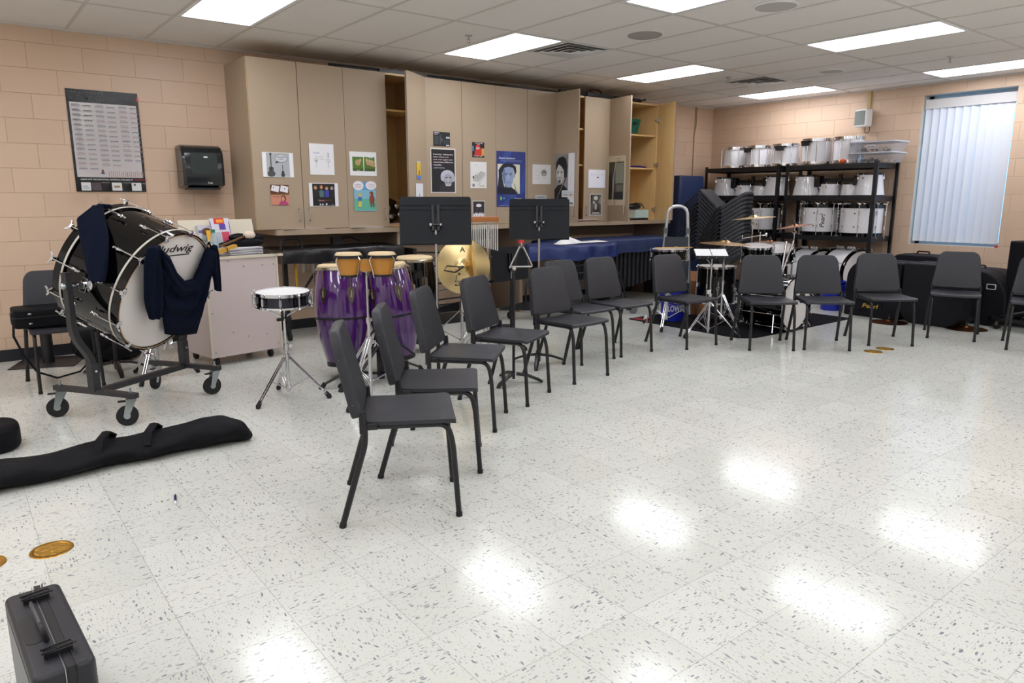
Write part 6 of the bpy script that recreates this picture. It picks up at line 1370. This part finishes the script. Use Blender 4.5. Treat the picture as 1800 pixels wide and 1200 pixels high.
mbass(-2.69, .888, .258, .41, 'white marching bass drum behind the right rack post, third shelf')
RYm = Euler((PI/2, 0, -.3))
for x_, y, R_, lb, L_ in ((-.35, -2.42, .305, 'large white marching bass drum on its side, bottom of right rack', .42), (-.33, -1.90, .29, 'large white marching bass drum on its side, bottom shelf, farther from the window', .40)):
    t = mbass(y, .09+R_+.012, R_, L_, lb, rot=RYm, x=x_, eyes=False)
    for zc in (L_*.28, L_*.72):
        for k in range(3):
            q = M(RZ(PI/2+.25)); q.tube([(R_, 0, zc-.05+.045*k), (R_+.04, -.005, zc-.055+.045*k), (R_+.05, 0, zc-.035+.045*k), (R_+.04, .005, zc-.02+.045*k), (R_, 0, zc-.02+.045*k)], .008, M_SPW, 8); q.build('hook', t)

# ---------------------------------------------------------------- drum cases, loudspeaker on a dolly at right
M_CASE = mat('black_case_fibre', '#101118', .6, spec=.25, bump=.3, bscale=300)
def dcase(lb, loc, rz, w_, h, dp, r_tl, r_tr, txt=False, badge=False, rb=.02):
    t = thing('drum_case', lb, 'drum case', loc, rz, 'black drum cases along the window wall')
    po = rrect(-w_/2, w_/2, 0, h, .02, 10, rs=(r_tr, r_tl, rb, rb))
    T = RX(PI/2)
    M(T).prism(po, -dp, 0, M_CASE).build('shell', t, bevel=.02, seg=4)
    c2 = M(T); c2.prism([(x*1.012, z*1.006) for x, z in po], -dp*.58, -dp*.42, M_CASE); c2.build('lid_band', t, bevel=.004)
    M().tube(fillet([(-.07, dp*.5, h), (-.07, dp*.5, h+.035), (.07, dp*.5, h+.035), (.07, dp*.5, h)], .02), .010, M_BLACK, 8).build('handle', t)
    if txt: q = M(); q.box(-.14, .14, -.006, .001, .09, .175, M_BLACK); q.text('Pearl', mat('gold_print', '#c7a24a', .4), -.14+.05, .14-.05, .09+.02, .175-.015, -.0068, shear=.25); q.build('name_plate', t)
    if badge: q = M(); q.prism(rrect(-.05, .05, -.03, .03, .01), 0, .003, M_SPW, TR((w_*.32, -.002, h*.72)) @ RX(PI/2)); q.prism(rrect(-.04, .04, -.022, .022, .01), 0, .004, M_BLACK, TR((w_*.32, -.002, h*.72)) @ RX(PI/2)); q.build('badge', t)
    return t
dcase('black drum case with gold lettering on its front, behind the chairs', (-1.42, -3.43, 0), math.radians(-93), .64, .66, .42, .22, .02, txt=True)
dcase('black round-topped drum case right of the one with gold lettering', (-1.47, -4.10, 0), math.radians(-92), .64, .67, .45, .04, .30, rb=.16)
dcase('large black drum case lying behind, rounded toward the loudspeaker, with small white badge', (-.93, -4.22, 0), math.radians(-100), .92, .60, .50, .10, .34, badge=True, rb=.18)
dcase('low black drum case behind the gold lettered one, against the window wall', (-.62, -3.55, 0), math.radians(-92), .62, .70, .36, .12, .12)
t = thing('loudspeaker', 'tall black loudspeaker cabinet standing on a dolly at the right edge', 'loudspeaker', (-.95, -5.02, .13), math.radians(-100))
M().box(-.42, .42, -.02, .42, 0, .80, M_CASE).build('cabinet', t, bevel=.012); M().box(-.40, .40, -.026, -.019, .02, .78, M_BLKF).build('grille', t); M().box(-.12, -.02, -.03, -.025, .12, .19, M_SPW).box(-.085, -.075, -.031, -.028, .12, .19, M_BLACK).box(-.055, -.045, -.031, -.028, .12, .19, M_BLACK).build('label', t)
t = thing('dolly', 'black wheeled dolly under the loudspeaker at the right edge', 'dolly', (-1.02, -5.02, 0), math.radians(-100))
q = M(); q.box(-.45, .45, -.16, -.12, .085, .125, M_BLACK); q.box(-.45, .45, .36, .40, .085, .125, M_BLACK); q.box(-.45, -.41, -.16, .40, .085, .125, M_BLACK); q.box(.41, .45, -.16, .40, .085, .125, M_BLACK); q.build('frame', t)
M().tube([(-.40, -.14, .11), (.1, -.17, .28), (.45, -.17, .36)], .014, M_BLACK, 8).build('fold_arm', t)
for x in (-.36, .0, .38):
    for y in (-.13, .36): M().cyl((x, y-.012, .04), (x, y+.012, .04), .04, M_RUB, 18).box(x-.012, x+.012, y-.018, y+.018, .04, .086, M_STEEL).build('caster', t)
bpy.context.view_layer.update()
